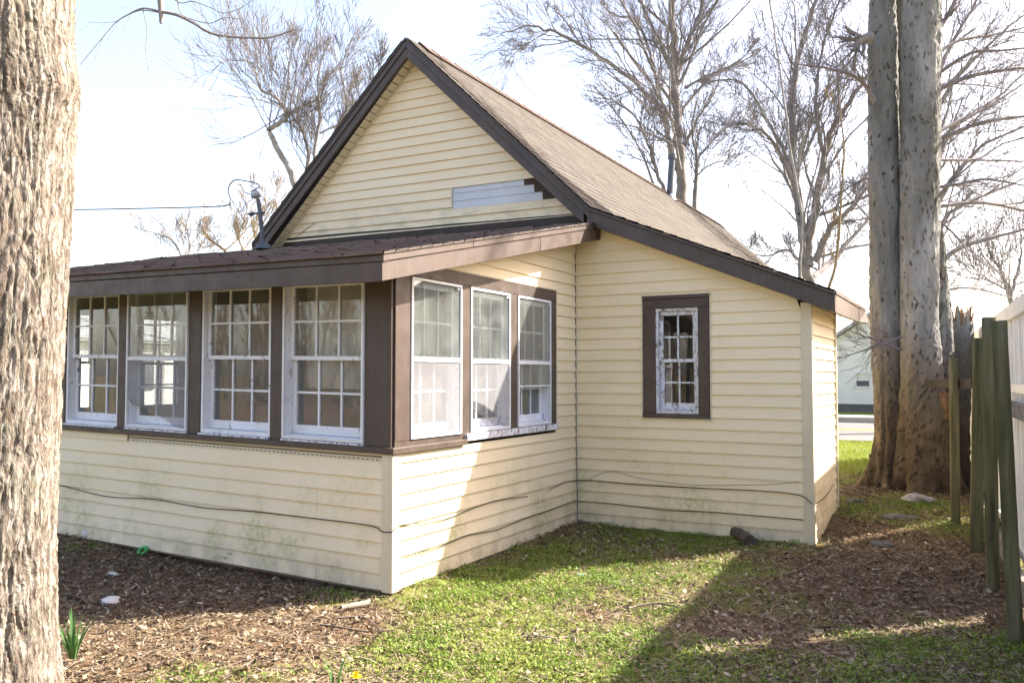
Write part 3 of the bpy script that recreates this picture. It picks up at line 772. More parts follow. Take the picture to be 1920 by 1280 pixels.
shingles('shingles', slopeP(XE, ZE, XR, ZR_, OV-.012), 7, 18, (YE-OV+.012)/7, Lw/18, 'shingle_tan', roof, .007, .0015)
mb = MB()
for i in range(52):                                        # ridge caps, lapped
    y0 = OV+.25+i*.235; l = .30; zc = RZA+.012+.004*random.random()
    if y0+l > YEND: break
    for s in (-1, 1):
        mb.hexa([(RXA, y0, zc+.002), (RXA+s*.13, y0, zc-.118), (RXA+s*.13, y0+l, zc-.128), (RXA, y0+l, zc-.008), (RXA, y0, zc+.016), (RXA+s*.137, y0, zc-.11), (RXA+s*.137, y0+l, zc-.122), (RXA, y0+l, zc+.004)])
rc = mb.build('ridge_caps', 'shingle_old', roof); a_ = rc.data.attributes.new('rnd', 'FLOAT', 'POINT'); a_.data.foreach_set('value', [.45]*len(rc.data.vertices))
# gable rakes: two stepped bands and a drip edge, each side
def rake(par, xa, za, xb, zb_, lo, hi, y0, y1, name, m_):
    mb = MB(); mb.hexa([(xa, y0, za+lo), (xb, y0, zb_+lo), (xb, y1, zb_+lo), (xa, y1, za+lo), (xa, y0, za+hi), (xb, y0, zb_+hi), (xb, y1, zb_+hi), (xa, y1, za+hi)])
    return mb.build(name, m_, par, bevel=.003)
for (xb, zbb, xq) in ((XL, ZL_, -4.03), (XR, ZR_, .17)):
    m_ = (RZA-zbb)/(RXA-xb)
    zq = RZA+m_*(xq-RXA)
    rake(house, RXA, RZA, xq, zq, -.226, -.118, OV+.016, OV+.06, 'lower_fascia', 'dark_fascia')
    rake(house, RXA, RZA, xb, zbb, -.119, -.040, OV+.002, OV+.06, 'upper_fascia', 'dark_fascia')
    rake(house, RXA, RZA, xb, zbb, -.041, -.016, OV-.010, OV+.05, 'drip_edge', 'dark_fascia')
# wing rake
rake(house, .205, ZR_+.016, XE, ZE, -.178, -.036, OV+.008, OV+.05, 'lower_fascia', 'dark_fascia')
rake(house, .225, ZR_+.007, XE, ZE, -.037, -.014, OV-.012, OV+.05, 'drip_edge', 'dark_fascia')
mb = MB(); mb.hexa([(.205, OV+.009, 2.80), (.36, OV+.009, 2.715), (.36, OV+.05, 2.715), (.205, OV+.05, 2.80), (.205, OV+.009, 2.96), (.36, OV+.009, 2.86), (.36, OV+.05, 2.86), (.205, OV+.05, 2.96)]); 
# wing eave fascia (lit), sagging end
mb = MB()
mb.hexa([(XE-.02, OV+.051, ZE-.178), (XE+.002, OV+.051, ZE-.178), (XE+.002, YE-.55, ZE-.168), (XE-.02, YE-.55, ZE-.168), (XE-.02, OV+.051, ZE-.03), (XE+.002, OV+.051, ZE-.03), (XE+.002, YE-.55, ZE-.03), (XE-.02, YE-.55, ZE-.03)])
mb.build('eave_fascia', 'brown_trim', house, bevel=.002)
mb = MB()
mb.hexa([(XE-.018, YE-.549, ZE-.165), (XE+.006, YE-.549, ZE-.165), (XE+.05, YE-.06, ZE-.155), (XE+.01, YE-.06, ZE-.155), (XE-.018, YE-.549, ZE-.032), (XE+.004, YE-.549, ZE-.032), (XE+.012, YE-.06, ZE-.028), (XE-.01, YE-.06, ZE-.028)])
mb.build('eave_fascia', 'brown_trim', house, bevel=.002)
mb = MB(); mb.box(XE-.02, XE+.012, OV, YE, ZE-.030, ZE-.012); mb.build('drip_edge', 'dark_fascia', house)
for (xe, ze) in ((XR, ZR_), (XL, ZL_)):
    mb = MB(); s = 1 if xe == XR else -1
    mb.box(min(xe, xe-.03*s), max(xe, xe-.03*s), (YE+.01) if s > 0 else OV+.06, YEND-.02, ze-.19, ze-.012); mb.build('eave_fascia', 'dark_fascia', house)
# soffits under the gable rakes: one board per piece
for s in (-1, 1):
    base = MB(); d1 = 2.10 if s < 0 else 1.96
    def SP(t, y, h): return (GAX+s*t, y, GZI-GM*t+h)
    base.hexa([SP(0, OV+.05, .004), SP(d1, OV+.05, .004), SP(d1, YB-.001, .004), SP(0, YB-.001, .004), SP(0, OV+.05, .03), SP(d1, OV+.05, .03), SP(d1, YB-.001, .03), SP(0, YB-.001, .03)])
    so = base.build('soffit', 'dark_wood', house)
    step = .0735; n = int(d1/step)
    for i in range(n):
        a0, a1 = i*step+.0055, (i+1)*step-.0055
        mb = MB(); mb.hexa([SP(a0, OV+.061, -.004), SP(a1, OV+.061, -.004), SP(a1, YB-.003, -.004), SP(a0, YB-.003, -.004), SP(a0, OV+.061, .006), SP(a1, OV+.061, .006), SP(a1, YB-.003, .006), SP(a0, YB-.003, .006)])
        mb.build('soffit_board', 'soffit_cream', so)
    mb = MB(); mb.hexa([SP(.0, YB-.03, -.016), SP(d1, YB-.03, -.016), SP(d1, YB-.006, -.016), SP(0, YB-.006, -.016), SP(0, YB-.03, -.005), SP(d1, YB-.03, -.005), SP(d1, YB-.006, -.005), SP(0, YB-.006, -.005)]); mb.build('trim_strip', 'trim_cream', so)
# wing soffit
mb = MB(); mb.hexa([(.2, OV+.05, zr(.2)), (XE-.02, OV+.05, zr(XE-.02)), (XE-.02, YB-.001, zr(XE-.02)), (.2, YB-.001, zr(.2)), (.2, OV+.05, zr(.2)+.01), (XE-.02, OV+.05, zr(XE-.02)+.01), (XE-.02, YB-.001, zr(XE-.02)+.01), (.2, YB-.001, zr(.2)+.01)]); mb.build('soffit', 'soffit_cream', house)
mb = MB(); mb.hexa([(XC+.03, YB, zr(XC+.03)), (XE-.02, YB, zr(XE-.02)), (XE-.02, YE-.08, zr(XE-.02)), (XC+.03, YE-.08, zr(XC+.03)), (XC+.03, YB, zr(XC+.03)+.01), (XE-.02, YB, zr(XE-.02)+.01), (XE-.02, YE-.08, zr(XE-.02)+.01), (XC+.03, YE-.08, zr(XC+.03)+.01)]); mb.build('soffit', 'soffit_cream', house)
# porch roof
PX1 = .277; PX0 = -5.22; YF = -.455
def ptop(y): return zb(y)+.177
mb = MB(); mb.hexa([(x, y, ptop(y)-.012+sh(x)-t) for t in (.05, 0) for x, y in ((PX0, YF+.02), (PX1-.02, YF+.02), (PX1-.02, YB-.002), (PX0, YB-.002))])
proof = mb.build('porch_roof', 'flashing', house)
Lp = math.hypot(YB-YF, ptop(YB)-ptop(YF))
def PP(u, v, h):
    y = YF-.02+(YB-YF+.02)*v/Lp; x = PX0-.01+u
    return (x, y-.21*h, ptop(y)-.012+sh(x)+h)
shingles('shingles', PP, 18, 26, (PX1-PX0+.025)/18, Lp/26, 'shingle_old', proof, .010, .003, .005)
mb = MB(); mb.hexa([(x, y, zb(y)+sh(x)+t+.004) for t in (0, .012) for x, y in ((PX0+.03, YF+.03), (PX1-.03, YF+.03), (PX1-.03, YB-.01), (PX0+.03, YB-.01))])
mb.build('soffit', 'brown_trim', house)
def TF(u, w, z): return (u, YF-w, z+sh(u))
for (u0, u1, jl) in ((PX0, -1.92, 0), (-1.919, PX1-.018, .002)):
    mb = MB(); mb.box(u0, u1, -.03, -.012+jl, zb(YF), zb(YF)+.116, TF); mb.build('lower_fascia', 'brown_trim', house, bevel=.002)
mb = MB(); mb.box(PX0, PX1-.001, -.03, .0, zb(YF)+.1165, zb(YF)+.158, TF); mb.build('upper_fascia', 'brown_trim', house, bevel=.003)
mb = MB(); mb.box(PX0-.01, PX1+.004, -.03, .012, zb(YF)+.1585, zb(YF)+.176, TF); mb.build('drip_edge', 'brown_trim', house, bevel=.003)
def TR(u, w, z): return (PX1+w, u, z+.218*(u-YF))
Z0 = zb(YF)
for (u0, u1, jl) in ((YF+.004, 1.60, 0), (1.602, YB-.003, .0015)):
    mb = MB(); mb.box(u0, u1, -.03, -.012+jl, Z0, Z0+.116, TR); mb.build('lower_fascia', 'brown_trim', house, bevel=.002)
for (u0, u1, jl) in ((YF-.001, .55, 0), (.551, OV-.002, .001)):
    mb = MB(); mb.box(u0, u1, -.03, jl, Z0+.1165, Z0+.158, TR); mb.build('upper_fascia', 'brown_trim', house, bevel=.003)
    mb = MB(); mb.box(u0-.006, u1, -.03, .010+jl, Z0+.1585, Z0+.176, TR); mb.build('drip_edge', 'brown_trim', house, bevel=.003)
def TL(u, w, z): return (PX0-w, u, z+.218*(u-YF)+sh(PX0))
mb = MB(); mb.box(YF, YB, -.03, -.01, Z0, Z0+.17, TL); mb.build('lower_fascia', 'brown_trim', house)
# flashing where the porch roof meets the gable
mb = MB()
xsf = np.linspace(-3.84, .03, 30)
for i in range(29):
    x0, x1 = xsf[i], xsf[i+1]
    def fl(x, w, t): return (x, YB-w, ptop(YB)-.006+sh(x)+t)
    wav = [.008*float(vn(x*2.1, .3, 4)) for x in (x0, x1)]
    mb.hexa([fl(x0, .004, -.0), fl(x1, .004, 0), fl(x1, .0, 0), fl(x0, .0, 0), fl(x0, .02, .10+wav[0]), fl(x1, .02, .10+wav[1]), fl(x1, .0, .10+wav[1]), fl(x0, .0, .10+wav[0])])
    mb.quad(fl(x0, .14, -.026), fl(x1, .14, -.026), fl(x1, .004, .012), fl(x0, .004, .012))
mb.build('flashing', 'flashing', house)
# vent pipe on the main roof
tb = Tubes(); vb = np.array([-1.74, 11.0, 4.78]); vt = vb+np.array([.06, .02, .82])
tb.add([vb-[0, 0, .1], vb*.5+vt*.5, vt], [.062]*3, 14); tb.add([vt-[0, 0, .05], vt+[0, 0, .03]], [.085, .085], 14)
tb.add([vt+[0, 0, .03], vt+[0, 0, .045]], [.085, .03], 14); tb.add([vb-[0, 0, .05], vb+[0, 0, .10]], [.16, .064], 14)
tb.build('vent_pipe', 'vent_metal', roof)
# service mast with its weather head
mbp = un(495, 464, 1, 2.30); mx, my, mz = mbp
mtop = un(484, 372, 1, 2.30)
tb = Tubes(); tb.add([(mx, my, mz-.1), (mx*.5+mtop[0]*.5, my, (mz+mtop[2])/2), tuple(mtop)], [.026, .024, .024], 12)
mast = tb.build('service_mast', 'mast_grey', house)
V = []; F = []; ns, nr = 14, 8
for j in range(nr+1):
    for i in range(ns):
        th = 2*math.pi*i/ns; ph = math.pi*j/nr
        q = np.array([.075*math.sin(ph)*math.cos(th)-.028, .05*math.sin(ph)*math.sin(th), .052*math.cos(ph)+.02+(.022*math.sin(ph)*math.cos(th))])
        if q[2] < -.005: q[2] = -.005+.3*(q[2]+.005)
        V.append(mtop+q+np.array([0, 0, .02]))
for j in range(nr):
    for i in range(ns): F.append((j*ns+i, j*ns+(i+1) % ns, (j+1)*ns+(i+1) % ns, (j+1)*ns+i))
npmesh('weather_head', V, np.array(F), 'cap_grey', mast, None, True)
tb = Tubes(); tb.add([(mx-.0, my, mz-.02), (mx, my, mz+.035), (mx, my, mz+.06)], [.10, .07, .027], 14); tb.build('roof_boot', 'mast_grey', mast)
tb = Tubes(); bp = mbp*.3+mtop*.7; tb.add([bp+[-.16, -.02, 0], bp+[.05, .02, 0]], [.012, .012], 6); tb.add([bp+[-.14, -.0, -.016], bp+[-.1, 0, .016]], [.018, .018], 8); tb.build('bracket', 'mast_grey', mast)

# ------------------------------------------------------------------ cables
def cable(name, pts, r, m_, label, cat='cable', n=40, sides=6, group=None):
    pts = [np.asarray(p, float) for p in pts]
    P = []
    k = len(pts)
    for i in range(k-1):
        p0 = pts[max(i-1, 0)]; p1 = pts[i]; p2 = pts[i+1]; p3 = pts[min(i+2, k-1)]
        for t in np.linspace(0, 1, max(2, n//(k-1)), endpoint=(i == k-2)):
            P.append(.5*((2*p1)+(-p0+p2)*t+(2*p0-5*p1+4*p2-p3)*t*t+(-p0+3*p1-3*p2+p3)*t**3))
    tb = Tubes(); tb.add(P, [r]*len(P), sides); o = tb.build(name, m_); return tag(o, label, cat, group)
def fpt(u, v, w=.022): p = un(u, v, 1, -w); return p
def spt(u, v, w=.022): return un(u, v, 0, w)
def wpt(u, v, w=.022): return un(u, v, 1, YB-w)
def cpt(u, v, w=.022): return un(u, v, 0, XC+w)
cable('cable', [fpt(60, 897), fpt(120, 911), fpt(200, 930), fpt(285, 935), fpt(380, 951), fpt(470, 958), fpt(570, 969), fpt(690, 984), fpt(716, 996, .03), fpt(731, 997, .03), spt(738, 995, .03), spt(752, 984), spt(830, 974), spt(900, 947), spt(940, 936), spt(990, 930)], .0033, 'black_cable', 'black cable pinned along porch front and around its corner', n=150)
cable('cable', [spt(765, 1040), spt(820, 1026), spt(875, 1003), spt(930, 993), spt(985, 971), spt(1030, 956), spt(1076, 939), wpt(1090, 939), wpt(1160, 945), wpt(1250, 956), wpt(1330, 959), wpt(1430, 967), wpt(1505, 974)], .0033, 'black_cable', 'lower black cable running through the inside corner of the house', n=120)
cable('cable', [spt(1030, 918), spt(1060, 903), wpt(1082, 901, .035), wpt(1110, 900), wpt(1180, 907), wpt(1300, 914), wpt(1400, 918), wpt(1470, 923), wpt(1505, 930, .03), wpt(1521, 943, .03), cpt(1530, 943), cpt(1548, 930), cpt(1563, 908)], .0033, 'black_cable', 'upper black cable along the wing wall wrapping its right corner', n=120)
cable('cable', [wpt(1085, 908), wpt(1140, 884), wpt(1200, 896), wpt(1290, 908), wpt(1380, 909), wpt(1440, 908), wpt(1498, 903)], .0018, 'grey_cable', 'thin grey wire sagging on the wing wall', n=60, sides=4)
cable('cable', [wpt(1079, 470, .03), wpt(1080, 700, .03), wpt(1081, 850, .032), wpt(1083, 935, .032), wpt(1083, 975, .03)], .004, 'grey_cable', 'grey wire running down the inside corner post', n=40, sides=5)
wend = mtop+np.array([-.07, 0, .02])
cable('service_wire', [un(-60, 392, 1, .5), un(136, 393, 1, 1.2), un(260, 391, 1, 1.7), un(385, 388, 1, 2.1), un(425, 385, 1, 2.2), un(432, 375, 1, 2.25), un(428, 355, 1, 2.25), un(440, 338, 1, 2.28), un(468, 341, 1, 2.28), un(486, 347, 1, 2.29), un(480, 355, 1, 2.3), un(471, 360, 1, 2.3), tuple(wend)], .007, 'black_cable', 'thick overhead power wire looping into the mast head', 'wire', n=120)
cable('service_wire', [tuple(wend), un(472, 375, 1, 2.29), un(464, 380, 1, 2.28), un(450, 397, 1, 2.25), un(440, 385, 1, 2.22), un(434, 372, 1, 2.22)], .004, 'black_cable', 'loose thin wire drooping below the mast head', 'wire', n=50, sides=5)
cable('service_wire', [tuple(wend), un(474, 366, 1, 2.28), un(458, 360, 1, 2.25), un(452, 347, 1, 2.24), un(445, 346, 1, 2.24)], .005, 'black_cable', 'short cut wire end curling beside the mast head', 'wire', n=40, sides=5)
cable('cable', [un(549, 450, 1, YB-.04), un(565, 436, 1, YB-.03), un(590, 418, 1, YB-.025)], .003, 'black_cable', 'short black wire stuck to left foot of the gable siding', n=20, sides=5)

# ------------------------------------------------------------------ bare trees
def tube_path(tb, P, r0, r1, sides, wob=0.):
    P = np.asarray(P, float); n = len(P); R = np.linspace(r0, r1, n); tb.add(P, R, sides)
def spline(pts, per=5):
    pts = [np.asarray(p, float) for p in pts]; out = []; k = len(pts)
    for i in range(k-1):
        p0 = pts[max(i-1, 0)]; p1 = pts[i]; p2 = pts[i+1]; p3 = pts[min(i+2, k-1)]
        for t in np.linspace(0, 1, per, endpoint=(i == k-2)):
            out.append(.5*((2*p1)+(-p0+p2)*t+(2*p0-5*p1+4*p2-p3)*t*t+(-p0+3*p1-3*p2+p3)*t**3))
    return np.array(out)
def unit(v): return v/(np.linalg.norm(v)+1e-9)
def grow(tb, p, d, L, r, lev, maxlev, rg, up=.12, kids=(5, 5, 4, 3), rmin=.005, curve=.22):
    n = 6 if lev < 3 else 4
    P = [p]; dd = d.copy(); st = L/(n-1)
    for i in range(n-1):
        dd = unit(dd+rg.normal(0, curve*(1. if lev < 2 else .6), 3)+np.array([0, 0, up*.7])); P.append(P[-1]+dd*st)
    P = np.array(P); R = np.linspace(r, max(rmin, r*.35), n)
    tb.add(P, R, 6 if r > .05 else (4 if r > .015 else 3))
    if lev >= maxlev: return
    spawn(tb, P, R, L, lev, maxlev, rg, up, kids, rmin, curve)
def spawn(tb, P, R, L, lev, maxlev, rg, up, kids, rmin, curve, t0=.12, lr=(.48, .82)):
    n = len(P); kk = kids[min(lev, len(kids)-1)]
    cnt = max(1, int(round(kk*rg.uniform(.8, 1.25)*(min(1., .25+L/6.) if lev == 0 else 1.))))
    for c in range(cnt):
        t = t0+(1-t0)*(c+rg.random())/cnt; f = min(t, .999)*(n-1); i = int(f); q = P[i]+(P[i+1]-P[i])*(f-i)
        tang = unit(P[i+1]-P[i]); rr = R[i]
        side = unit(np.cross(tang, rg.normal(0, 1, 3)))
        ang = rg.uniform(.35, .95) if lev == 0 else rg.uniform(.28, .72)
        d = unit(tang*math.cos(ang)+side*math.sin(ang)+np.array([0, 0, up*.8]))
        grow(tb, q, d, L*rg.uniform(*lr)*(1.15-.5*t), max(rmin, rr*rg.uniform(.26, .48)), lev+1, maxlev, rg, up, kids, rmin, curve)
def tree(name, label, limbs, dep, base, bark, twig, seed, maxlev=3, kids=(9, 6, 4, 3), Ls=None, up=.1, rmin=.006, trunkn=1, cat='tree', group=None, curve=.14, lr=(.3, .55)):
    """limbs: list of (pixel path, r0, r1, depth offsets) at depth dep; the first trunkn make the trunk part."""
    rg = np.random.default_rng(seed)
    root = empty(name, base); tag(root, label, cat, group)
    tt = Tubes(); tc = Tubes()
    for li, L in enumerate(limbs):
        path, r0, r1 = L[0], L[1]*.62, L[2]*.7; do = L[3] if len(L) > 3 else 0.
        k = len(path); pts = [at(u, v, dep+do*i/(k-1)) for i, (u, v) in enumerate(path)]
        if li == 0:
            if base[2] < pts[0][2]-.3: pts = [np.array(base, float)]+pts
        P = spline(pts, 5); n = len(P)
        P[1:-1] += rg.normal(0, r0*.18, (n-2, 3))
        R = np.linspace(r0, r1, n)
        (tt if li < trunkn else tc).add(P, R, 9)
        length = np.linalg.norm(np.diff(P, axis=0), axis=1).sum()
        spawn(tc, P, R, Ls or length*.75, 0, maxlev, rg, up, kids, rmin, curve, t0=.3 if li < trunkn else .15, lr=lr)
    tt.build('trunk', bark, root); tc.build('crown', twig, root)
    return root
def gbase(u, dep):
    p = at(u, 720, dep); return (p[0], p[1], float(gz(p[0], p[1])))

tree('bare_tree', 'crooked bare tree behind the left slope of the gable', [
    ([(575, 420), (551, 339), (524, 285), (505, 245), (524, 232), (541, 215), (531, 201), (519, 185), (487, 165), (480, 134), (465, 116), (425, 113)], .21, .03),
    ([(541, 215), (570, 198), (592, 190), (597, 202)], .12, .05, .5),
    ([(570, 400), (575, 320), (578, 285), (566, 245), (545, 205), (555, 140), (548, 80)], .15, .02, 1.0),
    ([(590, 400), (590, 290), (600, 220), (596, 150), (615, 70)], .12, .02, -1.),
    ([(620, 400), (625, 260), (650, 200), (640, 130), (660, 70)], .14, .02, 1.5),
    ([(640, 330), (675, 215), (700, 170), (712, 120)], .12, .02, -1.),
    ([(600, 250), (640, 230), (670, 200), (700, 190)], .06, .02, 1.)],
    30, gbase(590, 30), 'pale_branch', 'twig_bark', 11, 3, (20, 7, 4, 3), None, .11, .008, 1, group=None, lr=(.2, .45))
for i, (pth, d, sd_, lab) in enumerate((
        ([(355, 520), (343, 485), (322, 450), (300, 440), (270, 432)], 38, 21, 'small bare tree leaning left beyond the porch roof'),
        ([(345, 520), (350, 485), (355, 470), (354, 440), (350, 425)], 38, 22, 'thin upright bare tree just beyond the porch roof'),
        ([(440, 520), (420, 470), (402, 455), (388, 440), (370, 415)], 36, 23, 'tan bare tree leaning left beside the service mast'),
        ([(470, 520), (455, 470), (446, 440), (440, 400)], 36, 24, 'tan bare tree directly left of the service mast'),
        ([(490, 520), (480, 450), (470, 400), (478, 370)], 36, 25, 'tan bare tree standing behind the service mast'))):
    tree('bare_tree', lab, [(pth, .13, .02), ([pth[1], (pth[1][0]+25, pth[2][1]-5), (pth[1][0]+45, pth[3][1]-15)], .06, .02, 1.)], d, gbase(pth[0][0], d), 'tan_branch' if i > 1 else 'branch_bark', 'tan_branch' if i > 1 else 'twig_bark', sd_, 3, (9, 6, 4), 2.6, .12, .009, 1, lr=(.3, .6))
tree('bare_tree', 'tall forked bare tree behind the roof vent pipe', [
    ([(1280, 400), (1278, 330), (1272, 250), (1266, 160), (1264, 90), (1258, 0), (1250, -130)], .33, .14),
    ([(1268, 150), (1285, 90), (1312, 25), (1330, -70)], .16, .07, 1.),
    ([(1266, 150), (1238, 80), (1206, 15), (1190, -60)], .14, .05, -1.),
    ([(1264, 320), (1252, 240), (1235, 200), (1180, 145), (1090, 85), (1030, 58), (985, 50), (940, 62)], .19, .02, -2.5),
    ([(1240, 190), (1218, 100), (1192, 40), (1150, 28), (1125, 5)], .10, .03, 1.),
    ([(1285, 165), (1320, 145), (1380, 118), (1412, 88)], .09, .02, -1.5),
    ([(1030, 58), (985, 85), (955, 110)], .04, .02, -1.), ([(1090, 85), (1060, 40), (1030, 10)], .05, .02, 1.)],
    28, gbase(1278, 28), 'branch_bark', 'twig_bark', 31, 3, (24, 8, 5, 3), None, .05, .0055, 1, lr=(.16, .5))
tree('bare_tree', 'slender bare tree left of the roof vent pipe', [
    ([(1250, 400), (1232, 330), (1215, 270), (1188, 215), (1150, 190)], .12, .03),
    ([(1225, 345), (1195, 270), (1150, 205), (1112, 160)], .07, .02, 1.), ([(1232, 330), (1225, 280), (1228, 230)], .05, .02, -1)],
    25, gbase(1250, 25), 'branch_bark', 'twig_bark', 32, 3, (10, 6, 4), 3.2, .08, .008, 1, lr=(.3, .55))
tree('bare_tree', 'short bare tree right of the roof vent pipe', [
    ([(1302, 420), (1304, 340), (1306, 290), (1298, 250), (1305, 190)], .15, .03),
    ([(1306, 300), (1335, 265), (1362, 235), (1385, 200)], .07, .02, 1.), ([(1306, 330), (1330, 310), (1362, 300)], .05, .02, -1.)],
    25, gbase(1302, 25), 'branch_bark', 'twig_bark', 33, 3, (10, 6, 4), 3.4, .1, .008, 1, lr=(.3, .55))
tree('bare_tree', 'big spreading bare tree left of the sycamore', [
    ([(1525, 600), (1518, 540), (1512, 480), (1525, 400), (1545, 300), (1568, 230), (1612, 165), (1650, 110)], .30, .05),
    ([(1515, 500), (1500, 400), (1490, 300), (1486, 200), (1500, 100), (1530, 0), (1545, -80)], .22, .06, 1.),
    ([(1527, 490), (1560, 425), (1600, 385), (1650, 315)], .17, .04, -1.),
    ([(1522, 520), (1570, 480), (1640, 395)], .16, .05, 1.5),
    ([(1500, 400), (1480, 310), (1455, 255), (1400, 165), (1350, 150), (1300, 170)], .12, .02, 2.),
    ([(1497, 370), (1470, 300), (1430, 245), (1380, 232), (1330, 262)], .10, .02, -2.),
    ([(1545, 300), (1530, 200), (1540, 100), (1570, 10)], .10, .03, -1.),
    ([(1518, 520), (1480, 470), (1440, 480), (1400, 475)], .07, .02, -1.), ([(1600, 385), (1625, 330), (1650, 250)], .07, .02, 1.)],
    22, gbase(1522, 22), 'branch_bark', 'twig_bark', 34, 3, (24, 8, 5, 3), None, .05, .005, 1, lr=(.16, .5))
tree('bare_tree', 'pale slim sapling rising above the wing roof', [
    ([(1501, 560), (1500, 500), (1502, 400), (1484, 290), (1462, 130), (1440, -20)], .075, .02)], 17, gbase(1501, 17), 'pale_branch', 'pale_branch', 35, 3, (11, 5, 4), 2.2, .2, .006, 1, lr=(.3, .6))
tree('bare_tree', 'yellowish slim sapling above the right end of the wing roof', [
    ([(1552, 600), (1556, 535), (1570, 480), (1578, 360), (1582, 280), (1575, 200)], .07, .02)], 17, gbase(1552, 17), 'tan_branch', 'tan_branch', 36, 3, (9, 5, 4), 2.0, .2, .006, 1, lr=(.3, .6))
tree('bare_tree', 'distant bare tree rising over the white fence', [
    ([(1899, 640), (1898, 590), (1893, 552), (1880, 515), (1860, 480), (1850, 440)], .20, .03), ([(1895, 556), (1906, 515), (1915, 470), (1910, 420)], .12, .02, 1.), ([(1890, 545), (1850, 525), (1810, 520)], .06, .02)],
    28, gbase(1899, 28), 'branch_bark', 'twig_bark', 37, 3, (11, 6, 4), 4.2, .12, .008, 1, lr=(.3, .55))

tree('bare_tree', 'wide bare tree behind the sycamore spreading towards the fence', [
    ([(1742, 640), (1738, 560), (1736, 430), (1740, 300), (1748, 150), (1752, -40)], .26, .08),
    ([(1738, 520), (1790, 470), (1850, 450), (1930, 430), (1990, 440)], .11, .02, -1.),
    ([(1738, 470), (1780, 400), (1840, 370), (1930, 330)], .11, .02, 1.),
    ([(1737, 420), (1790, 330), (1850, 270), (1940, 230)], .12, .02, -1.),
    ([(1740, 330), (1790, 240), (1860, 190), (1940, 120)], .11, .02, 1.),
    ([(1742, 240), (1790, 150), (1850, 90), (1930, 20)], .11, .02, -1.),
    ([(1745, 180), (1780, 90), (1820, 20), (1860, -60)], .10, .03, 1.),
    ([(1738, 560), (1790, 540), (1850, 545), (1900, 560)], .06, .02, .5),
    ([(1736, 430), (1690, 330), (1640, 260)], .09, .02, .5)],
    19, gbase(1740, 19), 'branch_bark', 'twig_bark', 41, 3, (17, 7, 5, 3), None, .05, .0042, 1, lr=(.16, .5))

# ---- the sycamore beside the fence
def bark_tube(cols, disp, nth=72, per=.03, twist=0.):
    """cols: list of (centre xyz, radius) bottom to top -> displaced tube vertices and faces"""
    C_ = spline([c for c, _ in cols], 6); Rr = np.interp(np.linspace(0, 1, len(C_)), np.linspace(0, 1, len(cols)), [r for _, r in cols])
    ln = np.linalg.norm(np.diff(C_, axis=0), axis=1).sum(); nz = max(8, int(ln/per))
    tq = np.linspace(0, 1, nz); t0 = np.linspace(0, 1, len(C_))
    P = np.stack([np.interp(tq, t0, C_[:, i]) for i in range(3)], -1); R = np.interp(tq, t0, Rr)
    th = np.linspace(0, 2*math.pi, nth, endpoint=False)
    TH, ZZ = np.meshgrid(th, P[:, 2]); RR = np.repeat(R[:, None], nth, 1)
    dr, val = disp(TH, ZZ, RR)
    X = P[:, 0, None]+(RR+dr)*np.cos(TH); Y = P[:, 1, None]+(RR+dr)*np.sin(TH); Z = np.repeat(P[:, 2, None], nth, 1)
    V = np.stack([X, Y, Z], -1).reshape(-1, 3)
    i = np.arange(nz-1)[:, None]*nth; j = np.arange(nth)[None]; j2 = (j+1) % nth
    Fq = np.stack([i+j, i+j2, i+nth+j2, i+nth+j], -1).reshape(-1, 4)
    return V, Fq, val.reshape(-1)
SD = 9.0
def scol(rows, dep):
    out = []
    for (v, l, r) in rows:
        c = at((l+r)/2, v, dep); out.append((c, (r-l)/2*dep/F_PX))
    return out[::-1] if rows[0][0] < rows[-1][0] else out
def syc_disp(seed, flare=1.0, zb0=.1, nf=5):
    def f(TH, ZZ, RR):
        h = np.maximum(0, ZZ-zb0)
        fl = flare*np.exp(-h/.22)*(.10+.10*np.cos(nf*TH+seed)+.06*np.cos((nf+3)*TH+seed*2))
        gro = -.03*np.exp(-h/1.2)*np.maximum(0, np.cos(nf*TH+seed*3+.6*np.sin(ZZ*2)))**4
        n = .05*RR*fbm(TH*2+seed, ZZ*1.3, seed, 3)+.016*fbm(TH*RR*14, ZZ*6, seed+3, 3)+.010*fbm(TH*RR*40, ZZ*25, seed+6, 3)
        rg1, rg2, rgc = worley(TH*RR/.055, ZZ/.11, seed+11); low = np.exp(-np.maximum(0, ZZ-.1)/.9)
        n = n+(.004+.016*low)*sst(.25, .0, rg1)*(rgc > .45)
        # crusty ridges
        fk = sst(.34, .16, rg1)*(rgc > .58)*sst(.5, .8, .5+fbm(TH*2, ZZ*.9, seed+20)+.35*low)
        return fl+gro+n+.006*fk, fk
    return f
syc = tag(empty('sycamore_tree', (2.75, 5.35, .1)), 'mottled sycamore with two trunks standing between wing and fence', 'tree')
VV = []; FF = []; off = 0
stems = [
    (scol([(-420, 1640, 1672), (-200, 1636, 1674), (0, 1632, 1677), (60, 1629, 1679), (250, 1630, 1683), (500, 1632, 1690), (650, 1636, 1694), (800, 1643, 1698), (900, 1640, 1702), (975, 1634, 1708)], SD+.25), syc_disp(3, 1.0, .12)),
    (scol([(-420, 1712, 1764), (-200, 1704, 1763), (0, 1696, 1762), (200, 1692, 1760), (400, 1690, 1758), (600, 1690, 1756), (700, 1690, 1765), (800, 1688, 1782), (900, 1684, 1790), (995, 1678, 1796)], SD), syc_disp(8, .8, .08)),
    (scol([(-420, 1670, 1690), (-200, 1672, 1694), (0, 1674, 1698), (200, 1680, 1698), (420, 1682, 1700), (700, 1680, 1710)], SD+.35), syc_disp(5, 0)),
    (scol([(430, 1752, 1766), (550, 1744, 1780), (650, 1738, 1786), (760, 1732, 1790), (900, 1730, 1795)], SD+.15), syc_disp(6, 0)),
]
RR_ = []
for cols, dfn in stems:
    V, Fq, fv = bark_tube(cols, dfn, 130, .018); VV.append(V); FF.append(Fq+off); RR_.append(fv); off += len(V)
